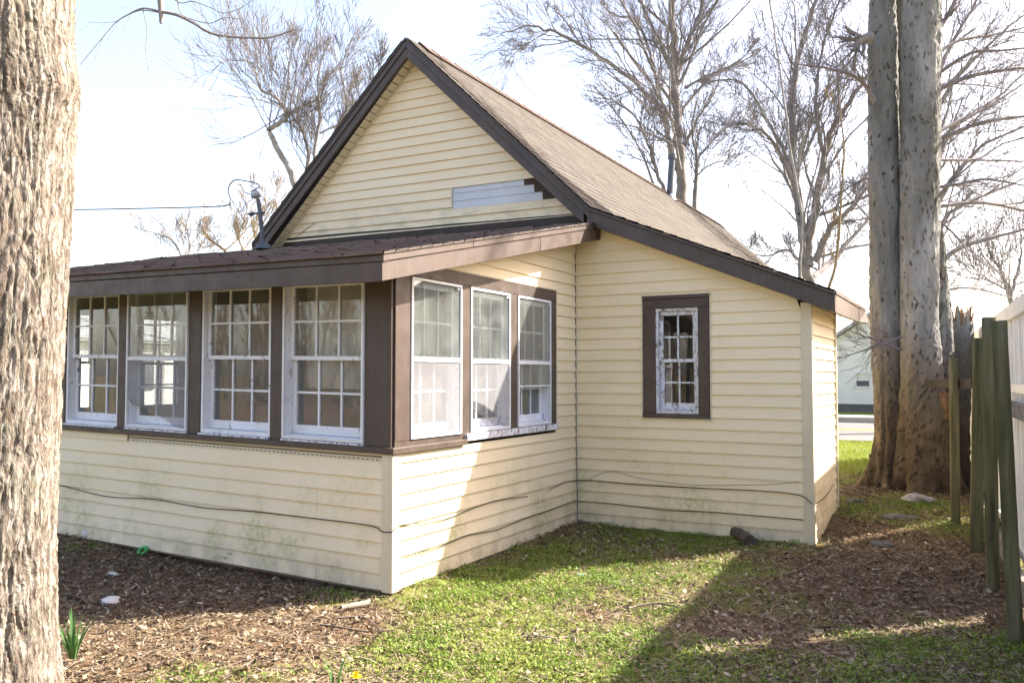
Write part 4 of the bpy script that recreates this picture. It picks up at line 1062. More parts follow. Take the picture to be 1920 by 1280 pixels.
npmesh('trunk', np.concatenate(VV), np.concatenate(FF), 'sycamore_bark', syc, np.concatenate(RR_), True)
# broken stump on the right flank, splintered at the top
V, Fq, _ = bark_tube(scol([(596, 1782, 1824), (650, 1778, 1822), (720, 1772, 1818), (850, 1768, 1815), (980, 1762, 1820)], SD+.3), syc_disp(9, .3, .1), 40, .03)
top = V[:, 2] > V[:, 2].max()-.12
thv = np.arange(len(V)) % 40
jag = np.array([rng.uniform(-.16, .20) for _ in range(40)])
V[:, 2] += np.where(V[:, 2] > V[:, 2].max()-.05, jag[thv], 0)
npmesh('stump', V, Fq, 'sycamore_bark', syc, None, True)
tb = Tubes()
for i in range(26):
    c = at(rng.uniform(1786, 1822), 612, SD+.3+rng.uniform(-.1, .1)); tb.add([c-[0, 0, .15], c+rng.normal(0, .015, 3)+[0, 0, .05], c+rng.normal(0, .03, 3)+[0, 0, rng.uniform(.08, .24)]], [.022, .018, .003], 4)
tb.build('splinters', 'rotten_wood', syc)
mb = MB()                                              # exposed rotten patch
V, Fq, _ = bark_tube(scol([(735, 1738, 1782), (760, 1734, 1788), (784, 1736, 1788)], SD-.10), lambda T, Z, R: (.03*fbm(T*3, Z*20, 2), 0*T), 40, .012)
npmesh('rotten_patch', V, Fq, 'rotten_wood', syc, None, True)
V, Fq, _ = bark_tube(scol([(790, 1740, 1784), (880, 1738, 1788), (940, 1744, 1790)], SD-.06), lambda T, Z, R: (.03*fbm(T*3, Z*9, 4), 0*T), 40, .02)
npmesh('rotten_patch', V, Fq, 'rotten_wood', syc, None, True)
rg = np.random.default_rng(51); tcr = Tubes()
for pth, r0, r1, do in (
        ([(1755, 170), (1800, 150), (1835, 140), (1920, 128), (2010, 130)], .030, .010, -.6),
        ([(1755, 262), (1800, 246), (1840, 230), (1930, 218), (2010, 225)], .028, .010, -.4),
        ([(1755, 250), (1810, 220), (1860, 195), (1930, 150)], .022, .008, .5),
        ([(1755, 300), (1820, 300), (1930, 303)], .020, .008, .3),
        ([(1755, 352), (1800, 345), (1850, 336), (1930, 350)], .022, .008, -.4),
        ([(1755, 388), (1840, 380), (1930, 398), (2000, 420)], .026, .009, .4),
        ([(1757, 410), (1790, 440), (1840, 492), (1880, 510)], .013, .005, 0.),
        ([(1757, 100), (1800, 76), (1860, 66), (1930, 50)], .024, .008, .4),
        ([(1757, 60), (1785, 15), (1800, -30)], .030, .018, 0.),
        ([(1757, 140), (1820, 100), (1880, 95), (1940, 88)], .022, .008, -.6),
        ([(1640, 190), (1612, 150), (1560, 130), (1490, 120)], .028, .007, -.3),
        ([(1634, 70), (1612, 78), (1606, 92)], .07, .03, 0.),
        ([(1690, 655), (1660, 645), (1620, 630), (1575, 612)], .013, .004, -.25),
        ([(1690, 632), (1660, 640), (1610, 660), (1565, 672)], .012, .004, -.2),
        ([(1640, 330), (1600, 345), (1560, 375)], .014, .005, .3),
        ([(1700, -60), (1560, -160), (1400, -240)], .09, .03, 1.), ([(1750, -100), (1900, -240), (2050, -330)], .10, .03, -1.)):
    k = len(pth); P = spline([at(u, v, SD+do*i/(k-1)) for i, (u, v) in enumerate(pth)], 5)
    R = np.linspace(r0, r1, len(P)); tcr.add(P, R, 6)
    ln = np.linalg.norm(np.diff(P, axis=0), axis=1).sum()
    spawn(tcr, P, R, max(.5, ln*.8), 1, 3, rg, .04, (8, 13, 7, 4), .0022, .16, .1, (.35, .7))
tcr.build('crown', 'twig_bark', syc)

# ---- the big furrowed trunk in the foreground
LD = 3.4; LR = .30; pxm = F_PX/LD
rows = [(-260, 150), (0, 148), (100, 149), (170, 153), (250, 148), (400, 143), (600, 131), (850, 118), (1050, 112), (1150, 114), (1280, 123), (1360, 140), (1420, 170)]
cols = []
for v, rpx in rows[::-1]:
    rr = LR+(max(0, v-1150)/270)*.05
    c = at(rpx-27-rr*pxm, v, LD); cols.append((c, rr))
def left_disp(TH, ZZ, RR):
    u = TH*LR; w1 = .030*fbm(u*7, ZZ*3, 41); w2 = .06*fbm(u*6, ZZ*4, 42)
    f1, f2, cid = worley((u+w1)/.036, (ZZ+w2)/.36, 43)
    plate = sst(.0, .20, f2-f1)
    g1, g2, c2 = worley((u+w1*1.3)/.027+3.3, (ZZ+w2*.6)/.085, 47)
    fine = sst(.0, .13, g2-g1)
    h1, h2, c3 = worley((u+.3*w1)/.012, (ZZ)/.030, 49)
    rid = 1-2*np.abs(fbm(u*34, ZZ*4.5, 52, 3))
    val = .010*plate*(.6+.8*cid)+.0036*fine*(.2+1.4*c2)+.0020*sst(0, .16, h2-h1)*(.3+1.3*c3)+.004*rid+.004*fbm(u*90, ZZ*40, 44)
    knot = .022*np.exp(-(((ZZ-2.56)/.16)**2+((np.angle(np.exp(1j*(TH-KA))))/.55)**2))
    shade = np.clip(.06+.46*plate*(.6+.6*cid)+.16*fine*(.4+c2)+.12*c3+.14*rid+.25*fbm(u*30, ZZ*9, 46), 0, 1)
    return val-.014+knot, shade
rdir = RT; KA = math.atan2(rdir[1], rdir[0])+.0
lt = tag(empty('furrowed_tree', tuple(cols[0][0])), 'thick trunk with deeply furrowed grey bark at left edge', 'tree')
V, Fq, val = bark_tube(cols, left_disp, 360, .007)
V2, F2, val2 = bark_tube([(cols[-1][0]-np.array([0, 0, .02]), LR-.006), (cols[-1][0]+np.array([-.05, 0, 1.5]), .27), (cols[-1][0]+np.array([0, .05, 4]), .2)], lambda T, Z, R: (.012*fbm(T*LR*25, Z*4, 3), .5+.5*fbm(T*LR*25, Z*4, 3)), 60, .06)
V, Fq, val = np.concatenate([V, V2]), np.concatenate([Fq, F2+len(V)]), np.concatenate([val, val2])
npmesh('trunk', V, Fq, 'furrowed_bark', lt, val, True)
rg = np.random.default_rng(61); tcr = Tubes(); BD = 5.2
for pth, r0, r1, sub in (
        ([(80, -330), (180, -300), (270, -150), (296, -40), (301, 10), (302, 44)], .05, .010, 0),
        ([(300, 22), (330, 28), (360, 42), (390, 60), (420, 68), (470, 71), (510, 70), (550, 56)], .0105, .006, 2),
        ([(300, 22), (268, 16), (240, 28), (218, 42), (195, 68), (150, 122)], .006, .0022, 3),
        ([(299, 24), (262, 20), (225, 36)], .0045, .003, 1),
        ([(268, 17), (276, 58), (273, 95), (278, 125), (285, 166)], .0035, .0014, 2),
        ([(222, 40), (195, 43), (160, 41)], .0022, .001, 2),
        ([(194, 68), (180, 105), (175, 130), (178, 168)], .0024, .001, 2),
        ([(195, 68), (220, 88), (238, 112)], .0016, .0008, 0),
        ([(545, 57), (552, 28), (562, -10)], .003, .0015, 0),
        ([(330, -20), (337, 20), (350, 33), (392, 44), (420, 34), (450, 36)], .0045, .002, 3),
        ([(320, -5), (340, 6), (362, 3), (395, 15), (420, 25), (450, 16), (476, -2)], .004, .0018, 3),
        ([(506, 70), (500, 50), (485, 25)], .002, .001, 0)):
    k = len(pth); P = spline([at(u, v, BD) for u, v in pth], 6); R = np.linspace(r0, r1, len(P)); tcr.add(P, R, 7)
    if sub: spawn(tcr, P, R, .35, 2, 3, rg, -.03, (4, 4, sub, 2), .0009, .18, .3, (.25, .6))
tcr.build('crown', 'pale_branch', lt)

# ------------------------------------------------------------------ fences on the right
def fx(y): return 3.755-.051*y
fence = tag(empty('white_fence', (fx(2), 2, 0)), 'tall white vinyl fence with vertical pickets behind mossy posts', 'fence')
pw = .150
yv = -6.5; i = 0
while yv < 10.4:
    if not (4.25 < yv < 4.38 or 1.50 < yv < 1.63):
        mb = MB(); a0 = yv+.002; a1 = yv+pw-.003; z0 = float(gz(fx(yv), yv))+.06
        dd_ = .006*(i % 2); i += 1
        q = [(a0, -.01), (a0+.006, .010+dd_), (a0+.040, .012+dd_), (a0+.045, -.004), (a0+.098, -.004), (a0+.103, .012+dd_), (a1-.008, .010+dd_), (a1-.004, -.01)]
        A = [(fx(y_)-.02-w_, y_, z0) for y_, w_ in q]+[(fx(a1), a1, z0), (fx(a0), a0, z0)]
        B = [(p[0], p[1], 1.80) for p in A]; mb.prism(None, A, B); mb.build('picket', 'white_vinyl', fence)
    yv += pw
def rail(y0, y1, z0, z1, off, t, m_, nm='rail'):
    mb = MB(); mb.hexa([(fx(y0)-off-t, y0, z0), (fx(y0)-off, y0, z0), (fx(y1)-off, y1, z0), (fx(y1)-off-t, y1, z0), (fx(y0)-off-t, y0, z1), (fx(y0)-off, y0, z1), (fx(y1)-off, y1, z1), (fx(y1)-off-t, y1, z1)])
    return mb.build(nm, m_, fence, bevel=.004)
yv = -6.5
while yv < 10.2:
    y1 = min(yv+2.4, 10.5); rail(yv, y1-.01, 1.80, 1.915, -.03, .09, 'white_vinyl'); rail(yv, y1-.01, 1.255, 1.325, .034, .02, 'white_vinyl'); rail(yv, y1-.01, .10, .17, .034, .02, 'white_vinyl'); yv = y1
mb = MB(); mb.box(fx(10.5)-.06, fx(10.5)+.06, 10.51, 10.63, 0, 1.95); mb.build('fence_post', 'white_vinyl', fence)
# old mossy posts with rails
opost = [((1792.5, 1012), (1787.7, 671.7), 8.2, 'short mossy green fence post nearest the sycamore'), ((1830, 1045), (1836.6, 634), 11, 'thin mossy green fence post second from the sycamore'),
         ((1861.6, 1111), (1853.6, 594.7), 11.5, 'tallest mossy green fence post, third from the sycamore'), ((1905, 1205), (1872.8, 601.9), 13.5, 'leaning mossy green fence post nearest the camera')]
tops = []
for (b, t, hw, lab) in opost:
    g0 = un(*b, 2, -.05); dep = float((g0-CAM) @ FW); g1 = at(t[0], t[1], dep); hw_ = hw*dep/F_PX
    mb = MB(); n = 10; rings = []
    for i in range(n+1):
        c = g0+(g1-g0)*i/n-([0, 0, .25] if i == 0 else 0)
        wx = hw_*(1+.05*float(vn(i*1.3, hw, 5))); wy = hw_*.8
        sq = lambda t: math.copysign(abs(t)**.45, t)
        rings.append([(c[0]+wx*sq(math.cos(a_))+.004*float(vn(i*2.1, a_*3, 8)), c[1]+wy*sq(math.sin(a_)), c[2]+(.012*float(vn(a_*2, hw, 3)) if i == n else 0)) for a_ in np.arange(12)/12*2*math.pi+.13])
    for i in range(n): mb.prism(None, rings[i], rings[i+1]) if i in (0,) else None
    k0 = 0
    mb = MB(); mb.v = [p for r in rings for p in r]
    for i in range(n):
        for j in range(12): mb.f.append((i*12+j, i*12+(j+1) % 12, (i+1)*12+(j+1) % 12, (i+1)*12+j))
    mb.f.append(tuple(n*12+j for j in range(12)))
    tag(mb.build('fence_post', 'mossy_wood', None, True), lab, 'post', 'old mossy fence posts')
    tops.append((g0, g1, dep))
def railx(p, q, h, t, m_, lab):
    p = np.asarray(p, float); q = np.asarray(q, float); d = unit(q-p); s = np.array([d[1], -d[0], 0])*t
    mb = MB(); mb.hexa([p-s-[0, 0, h], p+s-[0, 0, h], q+s-[0, 0, h], q-s-[0, 0, h], p-s+[0, 0, h], p+s+[0, 0, h], q+s+[0, 0, h], q-s+[0, 0, h]]); tag(mb.build('fence_rail', m_, None, bevel=.004), lab, 'rail')
railx(at(1738, 719, SD-.5), at(1826, 719, tops[1][2]+.3), .04, .02, 'dark_wood', 'dark wooden rail between sycamore and mossy posts')
railx((fx(3.0)-.12, 3.0, 1.16), (fx(.4)-.10, .4, 1.16), .05, .02, 'grey_wood', 'weathered grey rail behind the two nearest mossy posts')
railx((fx(4.6)-.16, 4.6, .16), (fx(.2)-.12, .2, .08), .06, .02, 'grey_wood', 'grey board lying along the foot of the white fence')

# ------------------------------------------------------------------ white house across the road
hy = float(un(1600, 770, 2, ZF)[1]); hx0 = float(un(1560, 770, 1, hy)[0]); hx1 = hx0+4.6; hm = (hx0+hx1)/2
nh = tag(empty('house', (hm, hy, ZF)), 'white sided gabled house across the road', 'house')
ez = float(un(1575, 640, 1, hy)[2]); az = ez+1.5
MAT['old_white_paint'].node_tree
m_, nt_, b_ = newmat('white_lap_siding')
zc_ = zcoord(nt_); lap = math_(nt_, 'FRACT', math_(nt_, 'DIVIDE', zc_, .11))
nt_.links.new(ramp(nt_, noise(nt_, coords(nt_), 2, 3), [(.3, (.76, .76, .76)), (.7, (.82, .82, .81))]), b_.inputs['Base Color']); b_.inputs['Roughness'].default_value = .6
bump(nt_, b_, lap, .8, .02)
mb = MB(); mb.box(hx0, hx1, hy, hy+9, ZF+.25, ez); mb.prism(None, [(hx0, hy, ez), (hx1, hy, ez), (hm, hy, az)], [(hx0, hy+9, ez), (hx1, hy+9, ez), (hm, hy+9, az)]); mb.build('wall', 'white_lap_siding', nh)
mb = MB(); mb.box(hx0+.03, hx1-.03, hy+.03, hy+8.9, ZF-.2, ZF+.249); mb.build('foundation', 'slate', nh)
mb = MB()
for s, xe in ((-1, hx0), (1, hx1)):
    mb.hexa([(xe+.3*s, hy-.3, ez-.15), (hm, hy-.3, az+.02), (hm, hy+9.3, az+.02), (xe+.3*s, hy+9.3, ez-.15), (xe+.3*s, hy-.3, ez-.03), (hm, hy-.3, az+.14), (hm, hy+9.3, az+.14), (xe+.3*s, hy+9.3, ez-.03)])
mb.build('roof', 'road_house_roof', nh)
def T_nh(u, w, z): return (u, hy-w, z)
wp = un(1603, 727, 1, hy); wq = un(1633, 697, 1, hy)
mb = MB(); frame_ring(mb, T_nh, wp[0], wq[0], wp[2], wq[2], .06, .0, .05); mb.box(wp[0]+.06, wq[0]-.06, .0, .045, (wp[2]+wq[2])/2-.03, (wp[2]+wq[2])/2+.03, T_nh)
nw = mb.build('window', 'old_white_paint', nh)
mb = MB(); zm_ = (wp[2]+wq[2])/2; mb.box(wp[0]+.06, wq[0]-.06, .004, .012, wp[2]+.06, zm_-.03, T_nh); mb.build('pane', 'slate', nw)
mb = MB(); mb.box(wp[0]+.06, wq[0]-.06, .004, .012, zm_+.03, wq[2]-.06, T_nh); mb.build('pane', 'blind_white', nw)

# pale house far to the left, glimpsed through the porch
lh = tag(empty('house', (-24, 12, 0)), 'pale house glimpsed through the far left porch windows', 'house')
mb = MB(); mb.box(-29, -21, 6, 18, -.1, 2.6); mb.prism(None, [(-29, 6, 2.6), (-21, 6, 2.6), (-25, 6, 4.0)], [(-29, 18, 2.6), (-21, 18, 2.6), (-25, 18, 4.0)]); mb.build('wall', 'white_lap_siding', lh)
mb = MB()
for s_, xe in ((-1, -29), (1, -21)):
    mb.hexa([(xe+.3*s_, 5.7, 2.47), (-25, 5.7, 4.02), (-25, 18.3, 4.02), (xe+.3*s_, 18.3, 2.47), (xe+.3*s_, 5.7, 2.57), (-25, 5.7, 4.12), (-25, 18.3, 4.12), (xe+.3*s_, 18.3, 2.57)])
mb.build('roof', 'road_house_roof', lh)
for y0 in (8.5, 13.5):
    mb = MB(); mb.box(-21.0+.005, -20.96, y0, y0+.9, .9, 2.1); mb.build('window', 'slate', lh)

# ------------------------------------------------------------------ litter, weeds, grass
def inside_house(x, y, m=.0):
    return ((x < 0-m*0+.0+.03) & (y > -.0-.03) & (y < YB+1)) | ((x < XC+.03) & (y > YB-.03) & (y < YD+.02)) | ((x < .1) & (y > YB))
def green_density(x, y):
    g = .37+.75*fbm(x*.9+3, y*.9, 71)+.55*fbm(x*3.1, y*3.1, 73)
    for (u, v, s, a_) in ((850, 1110, .5, .55), (960, 1085, .5, .5), (1120, 1055, .6, .35), (1280, 1005, .55, 1.0), (1420, 1015, .4, .9), (1180, 1000, .4, .6), (1180, 1090, .5, .3), (950, 1200, .6, .22), (1100, 1240, .5, .25), (800, 1255, .35, .3),
                          (1350, 1120, .4, .15), (1330, 1240, .4, .1), (1700, 1230, .35, .12), (1800, 1020, .3, .5),
                          (350, 1090, .9, -.7), (250, 1190, .7, -.45), (520, 1190, .6, -.45), (650, 1160, .3, -.4), (1620, 1090, .7, -.6), (1750, 1110, .6, -.5), (1600, 1010, .4, -.5), (1900, 1150, .5, -.3)):
        c = un(u, v, 2, -.05); g = g+a_*np.exp(-((x-c[0])**2+(y-c[1])**2)/(s*s))
    g = g+.5*sst(8.5, 11, y)
    return np.clip(g, 0, 1)
g = npmesh('ground', GV, np.stack([a_grid, a_grid+ny, a_grid+ny+1, a_grid+1], -1), 'yard_ground', None, green_density(GV[:, 0], GV[:, 1]), True)
tag(g, kind='structure')
def sample(n, far=.45):
    out = []; tot = 0
    while tot < n:
        m = n*2; u = rng.uniform(-60, 2000, m)
        dep = 3.2*(1+rng.random(m)**1.2*(3.6))              # more points close to the camera
        d = RT[None]*((u-960)/F_PX)[:, None]+np.array([FW[0], FW[1], 0])[None]/math.cos(PITCH)
        p = CAM[None]+d*dep[:, None]
        x, y = p[:, 0], p[:, 1]
        ok = ~inside_house(x, y) & (x < fx(y)-.02) & (rng.random(m) < np.minimum(1, dep/9.0))
        out.append(np.stack([x[ok], y[ok]], -1)); tot += ok.sum()
    return np.concatenate(out)[:n]
def leaf_mesh(name, xy, size, m_, rnd, tilt=.35, lift=.012, curl=.35, kind='stuff', label=None, cat=None):
    n = len(xy); x, y = xy[:, 0], xy[:, 1]; z = gz(x, y)+rng.random(n)**2*lift*2+.004
    ang = rng.uniform(0, 2*math.pi, n); L = size; W = L*rng.uniform(.34, .72, n)
    ax = np.stack([np.cos(ang), np.sin(ang), rng.normal(0, tilt, n)], -1); ax /= np.linalg.norm(ax, axis=1)[:, None]
    up = np.stack([rng.normal(0, tilt, n), rng.normal(0, tilt, n), np.ones(n)], -1)
    sx = np.cross(up, ax); sx /= np.linalg.norm(sx, axis=1)[:, None]; nn = np.cross(ax, sx)
    o = np.stack([x, y, z+.12*L], -1); c = rng.normal(0, curl, n); f = rng.uniform(-.1, .42, n)
    def pt(a, b, h): return o+ax*(L*a)[:, None]+sx*(W*b)[:, None]+nn*(L*h)[:, None]
    Z = np.zeros(n); O = np.ones(n)
    pts = [pt(-.5*O, Z, c*.5), pt(-.15*O, Z, -.08*O), pt(.2*O, Z, -.06*O), pt(.5*O, Z, c*.6), pt(-.18*O, .5*O, f*.4), pt(.2*O, .42*O, f*.45+c*.1), pt(-.18*O, -.5*O, f*.35), pt(.2*O, -.42*O, f*.4+c*.1)]
    V = np.stack(pts, 1).reshape(-1, 3); b = (np.arange(n)*8)[:, None]
    T3 = np.concatenate([b+np.array([[0, 1, 4]]), b+np.array([[0, 6, 1]]), b+np.array([[2, 3, 5]]), b+np.array([[2, 7, 3]])])
    T4 = np.concatenate([b+np.array([[1, 2, 5, 4]]), b+np.array([[1, 6, 7, 2]])])
    ob = npmesh(name, V, [T3, T4], m_, None, np.repeat(rnd, 8), True); tag(ob, label, cat, None, kind); return ob
pts = sample(110000); gd = green_density(pts[:, 0], pts[:, 1])
keep = rng.random(len(pts)) < np.clip(1.05-.72*gd, .34, 1); lp = pts[keep]
rn = np.clip(rng.beta(1.8, 2.0, len(lp)), 0, 1)
leaf_mesh('leaf_litter', lp, np.where(rng.random(len(lp)) < .76, rng.uniform(.007, .018, len(lp)), rng.uniform(.018, .052, len(lp))), 'dead_leaf', rn, label='brown fallen leaves scattered over the yard', cat='leaf litter')
# low weeds and grass
pts = sample(480000); gd = green_density(pts[:, 0], pts[:, 1])
cl = .5+.9*fbm(pts[:, 0]*9, pts[:, 1]*9, 81, 2)
keep = rng.random(len(pts)) < np.clip((gd-.24)*1.2, 0, 1)*np.clip(cl*1.9-.32, .03, 1); wp_ = pts[keep]; gk = gd[keep]; ck = np.clip(cl[keep], 0, 1)
n = len(wp_); x, y = wp_[:, 0], wp_[:, 1]
hgt = rng.random(n)*(.012+.035*ck*gk); sz = rng.uniform(.004, .0115, n)
ang = rng.uniform(0, 2*math.pi, n); a1 = np.stack([np.cos(ang), np.sin(ang), rng.normal(0, .5, n)], -1)
b1 = np.stack([-np.sin(ang), np.cos(ang), rng.normal(0, .5, n)], -1); o = np.stack([x, y, gz(x, y)+hgt+.006], -1)
V = np.stack([o-a1*sz[:, None], o+b1*(sz*.55)[:, None]+[0, 0, .002], o+a1*sz[:, None], o-b1*(sz*.55)[:, None]], 1).reshape(-1, 3)
bI = (np.arange(n)*4)[:, None]+np.array([[0, 1, 2, 3]])
rr = np.clip(.2+.45*rng.random(n)+.35*(1-gk)-.2*ck+.5*fbm(x*1.6, y*1.6, 95), 0, 1)
ob = npmesh('ground_cover', V, bI, 'ground_green', None, np.repeat(rr, 4)); tag(ob, 'low green weeds and chickweed growing among the leaves', 'weeds', None, 'stuff')
pts = sample(90000); gd = green_density(pts[:, 0], pts[:, 1]); keep = rng.random(len(pts)) < np.clip((gd-.22)*1.1, 0, 1); gp = pts[keep]
far = np.stack([rng.uniform(.4, 3.4, 30000), rng.uniform(7.5, yr0-.1, 30000)], -1); gp = np.concatenate([gp, far])
n = len(gp); x, y = gp[:, 0], gp[:, 1]; z = gz(x, y); hh = rng.uniform(.02, .06, n)*(1+.6*(y > 7)); ang = rng.uniform(0, 2*math.pi, n); w = rng.uniform(.0012, .0025, n)*(1+1.5*(y > 7))
ln = rng.normal(0, .5, (n, 2)); sx = np.stack([-np.sin(ang)*w, np.cos(ang)*w, 0*w], -1); o = np.stack([x, y, z-.003], -1)
m1 = o+np.stack([ln[:, 0]*hh*.3, ln[:, 1]*hh*.3, hh*.6], -1); t1 = o+np.stack([ln[:, 0]*hh, ln[:, 1]*hh, hh*.92], -1)
V = np.stack([o-sx, o+sx, m1+sx*.8, m1-sx*.8, t1], 1).reshape(-1, 3); bI = (np.arange(n)*5)[:, None]
ob = npmesh('grass', V, [bI+np.array([[0, 1, 2, 3]]), bI+np.array([[3, 2, 4]])], 'ground_green', None, np.repeat(np.clip(.35+.5*rng.random(n), 0, 1), 5)); tag(ob, 'short grass blades through the yard and back lawn', 'grass', None, 'stuff')
# dead grass straw
pts = sample(20000); n = len(pts); x, y = pts[:, 0], pts[:, 1]; ang = rng.uniform(0, 2*math.pi, n); L = rng.uniform(.02, .09, n); w = rng.uniform(.0008, .002, n)
o = np.stack([x, y, gz(x, y)+.008+rng.random(n)*.014], -1); d = np.stack([np.cos(ang), np.sin(ang), rng.normal(0, .15, n)], -1)*L[:, None]; sx = np.stack([-np.sin(ang), np.cos(ang), 0*ang], -1)*w[:, None]
md = o+sx*rng.normal(0, 4, n)[:, None]+np.array([0, 0, .006])
V = np.stack([o-d-sx, o-d+sx, md+sx, md-sx, o+d+sx*.5, o+d-sx*.5], 1).reshape(-1, 3); bI = (np.arange(n)*6)[:, None]
ob = npmesh('straw', V, [bI+np.array([[0, 1, 2, 3]]), bI+np.array([[3, 2, 4, 5]])], 'dead_leaf', None, np.repeat(.45+.55*rng.random(n), 6)); tag(ob, 'dry pale grass stalks matted over the yard', 'straw', None, 'stuff')
# twigs in the litter
tb = Tubes(); pts = sample(1500)
for (x, y) in pts:
    a_ = rng.uniform(0, 6.28); L = rng.uniform(.05, .28); z = float(gz(x, y))+.012+rng.random()*.01
    d = np.array([math.cos(a_), math.sin(a_), 0]); s = np.array([-d[1], d[0], 0])
    p = np.array([x, y, z]); tb.add([p-d*L/2, p+s*rng.normal(0, .06)*L+[0, 0, .006], p+d*L/2+s*rng.normal(0, .08)*L], [.0028*rng.uniform(.5, 1.4), .0025, .0012], 4)
ob = tb.build('twig_litter', 'stick_bark'); tag(ob, 'thin dead twigs strewn through the leaf litter', 'twigs', None, 'stuff')
def gp_(u, v, h=.0): p = un(u, v, 2, -.05); return np.array([p[0], p[1], float(gz(p[0], p[1]))+h])
def stick(pix, r, m_, lab):
    P = spline([gp_(u, v, r+.018) for u, v in pix], 5); tb = Tubes(); tb.add(P, np.linspace(r, r*.5, len(P)), 7); tag(tb.build('stick', m_), lab, 'stick', 'fallen sticks')
stick([(1178, 1142), (1200, 1136), (1235, 1134), (1272, 1142)], .009, 'stick_bark', 'curved brown stick lying in the sunny grass')
stick([(1270, 1141), (1300, 1128), (1322, 1108)], .004, 'stick_bark', 'thin twig pointing up-right from the curved stick')
stick([(960, 1202), (1000, 1198), (1040, 1202), (1074, 1196), (1078, 1212), (1066, 1235)], .005, 'pale_stick', 'pale forked twig in the grass below the porch corner')
stick([(632, 1167), (680, 1164), (700, 1172), (715, 1188)], .007, 'stick_bark', 'bent dark stick below the small log piece')
stick([(600, 1180), (640, 1183), (690, 1188), (740, 1186)], .007, 'stick_bark', 'long dark stick lying flat in sunlit leaves')
stick([(608, 1214), (640, 1216), (668, 1219)], .004, 'pale_stick', 'short pale straight twig in sunlit leaves')
stick([(118, 1119), (150, 1128), (178, 1146)], .006, 'stick_bark', 'thin stick in shade beside the furrowed trunk')
stick([(295, 1117), (340, 1128), (370, 1136)], .005, 'stick_bark', 'thin stick in shade below the porch front')
stick([(1470, 1085), (1520, 1070), (1560, 1048)], .008, 'stick_bark', 'slanting stick in shaded leaves below the wing corner')
stick([(1580, 1062), (1640, 1058), (1690, 1048)], .006, 'stick_bark', 'thin stick in brown leaves below the sycamore')
def lump(name, c, r, m_, lab, cat, seed, par=None, n=18):
    V = []; F = []
    for j in range(n//2+1):
        for i in range(n):
            th = 2*math.pi*i/n; ph = math.pi*j/(n//2)
            k = 1+.45*float(fbm(math.cos(th)*math.sin(ph)*2+seed, math.cos(ph)*2+math.sin(th), seed, 3))
            V.append((c[0]+r[0]*k*math.sin(ph)*math.cos(th), c[1]+r[1]*k*math.sin(ph)*math.sin(th), c[2]+r[2]*k*math.cos(ph)))
    for j in range(n//2):
        for i in range(n): F.append((j*n+i, j*n+(i+1) % n, (j+1)*n+(i+1) % n, (j+1)*n+i))
    return tag(npmesh(name, np.array(V), np.array(F), m_, par, None, True), lab, cat)
lump('rock', gp_(1722, 978, .03), (.15, .10, .06), 'stone', 'grey stone lying at the foot of the sycamore', 'stone', 3)
lump('stone_slab', gp_(1690, 1000, .012), (.16, .10, .025), 'slate', 'flat dark slab in front of the grey stone', 'stone', 5)
lump('stone_slab', gp_(1652, 1032, .012), (.10, .06, .03), 'slate', 'dark flat stone in brown leaves nearest the wing corner', 'stone', 6)
lump('stone_slab', gp_(1607, 973, .01), (.10, .07, .02), 'slate', 'bluish flat stone beside the wing wall end', 'stone', 8)
# logs
def log(pa, pb, r, lab, m_='log_bark'):
    pa = np.asarray(pa, float); pb = np.asarray(pb, float); n = 16; k = 14; d = unit(pb-pa); s = unit(np.cross(d, [0, 0, 1])); u = np.cross(s, d); V = []; F = []
    for j in range(n+1):
        c = pa+(pb-pa)*j/n
        for i in range(k):
            th = 2*math.pi*i/k; q = r*(1+.22*float(fbm(i*.9+j*.15, j*.5, 91, 3))); V.append(c+s*q*math.cos(th)+u*q*math.sin(th))
    for j in range(n):
        for i in range(k): F.append((j*k+i, j*k+(i+1) % k, (j+1)*k+(i+1) % k, (j+1)*k+i))
    root = tag(empty('log', tuple(pa)), lab, 'log')
    npmesh('bark', np.array(V), np.array(F), m_, root, None, True)
    for j, nm in ((0, 'cut_end'), (n, 'cut_end')):
        mb = MB(); mb.poly([V[j*k+i] for i in range(k)]); mb.build(nm, 'cut_wood', root)
log(gp_(1372, 1012, .05), gp_(1408, 1036, .045), .052, 'short dark log end lying in weeds by the wing wall')
log(gp_(640, 1146, .022), gp_(692, 1138, .022), .02, 'small grey log piece near the porch corner', 'pale_stick')
# bits of rubbish
tb = Tubes(); c = gp_(267, 1051, .03); th = np.linspace(0, 2*math.pi, 25); tb.add(np.stack([c[0]+.036*np.cos(th), c[1]+.024*np.sin(th), c[2]+.006+.022*np.sin(th)], -1), [.011]*25, 10); tag(tb.build('plastic_ring', 'green_plastic'), 'bright green plastic ring against the porch foundation', 'ring')
lump('plastic_scrap', gp_(207, 1131, .02), (.06, .05, .028), 'white_plastic', 'crumpled whitish scrap in shade near the furrowed trunk', 'litter', 12)
lump('plastic_scrap', gp_(211, 1084, .012), (.06, .02, .014), 'white_plastic', 'flat white scrap among shaded leaves below the porch', 'litter', 14)
lump('plastic_scrap', gp_(161, 1030, .03), (.035, .03, .04), 'white_plastic', 'small white scrap up against the porch wall', 'litter', 15)
tb = Tubes(); c = gp_(1665, 1013, .01); tb.add([c, c+[0, 0, .006], c+[0, 0, .014], c+[0, 0, .010]], [.05, .062, .07, .05], 18); tag(tb.build('plastic_disc', 'mint_plastic'), 'mint green plastic lid in brown leaves', 'lid')
lump('plastic_scrap', gp_(1090, 1078, .012), (.04, .02, .008), 'mint_plastic', 'turquoise scrap in the grass before the porch side', 'litter', 17)
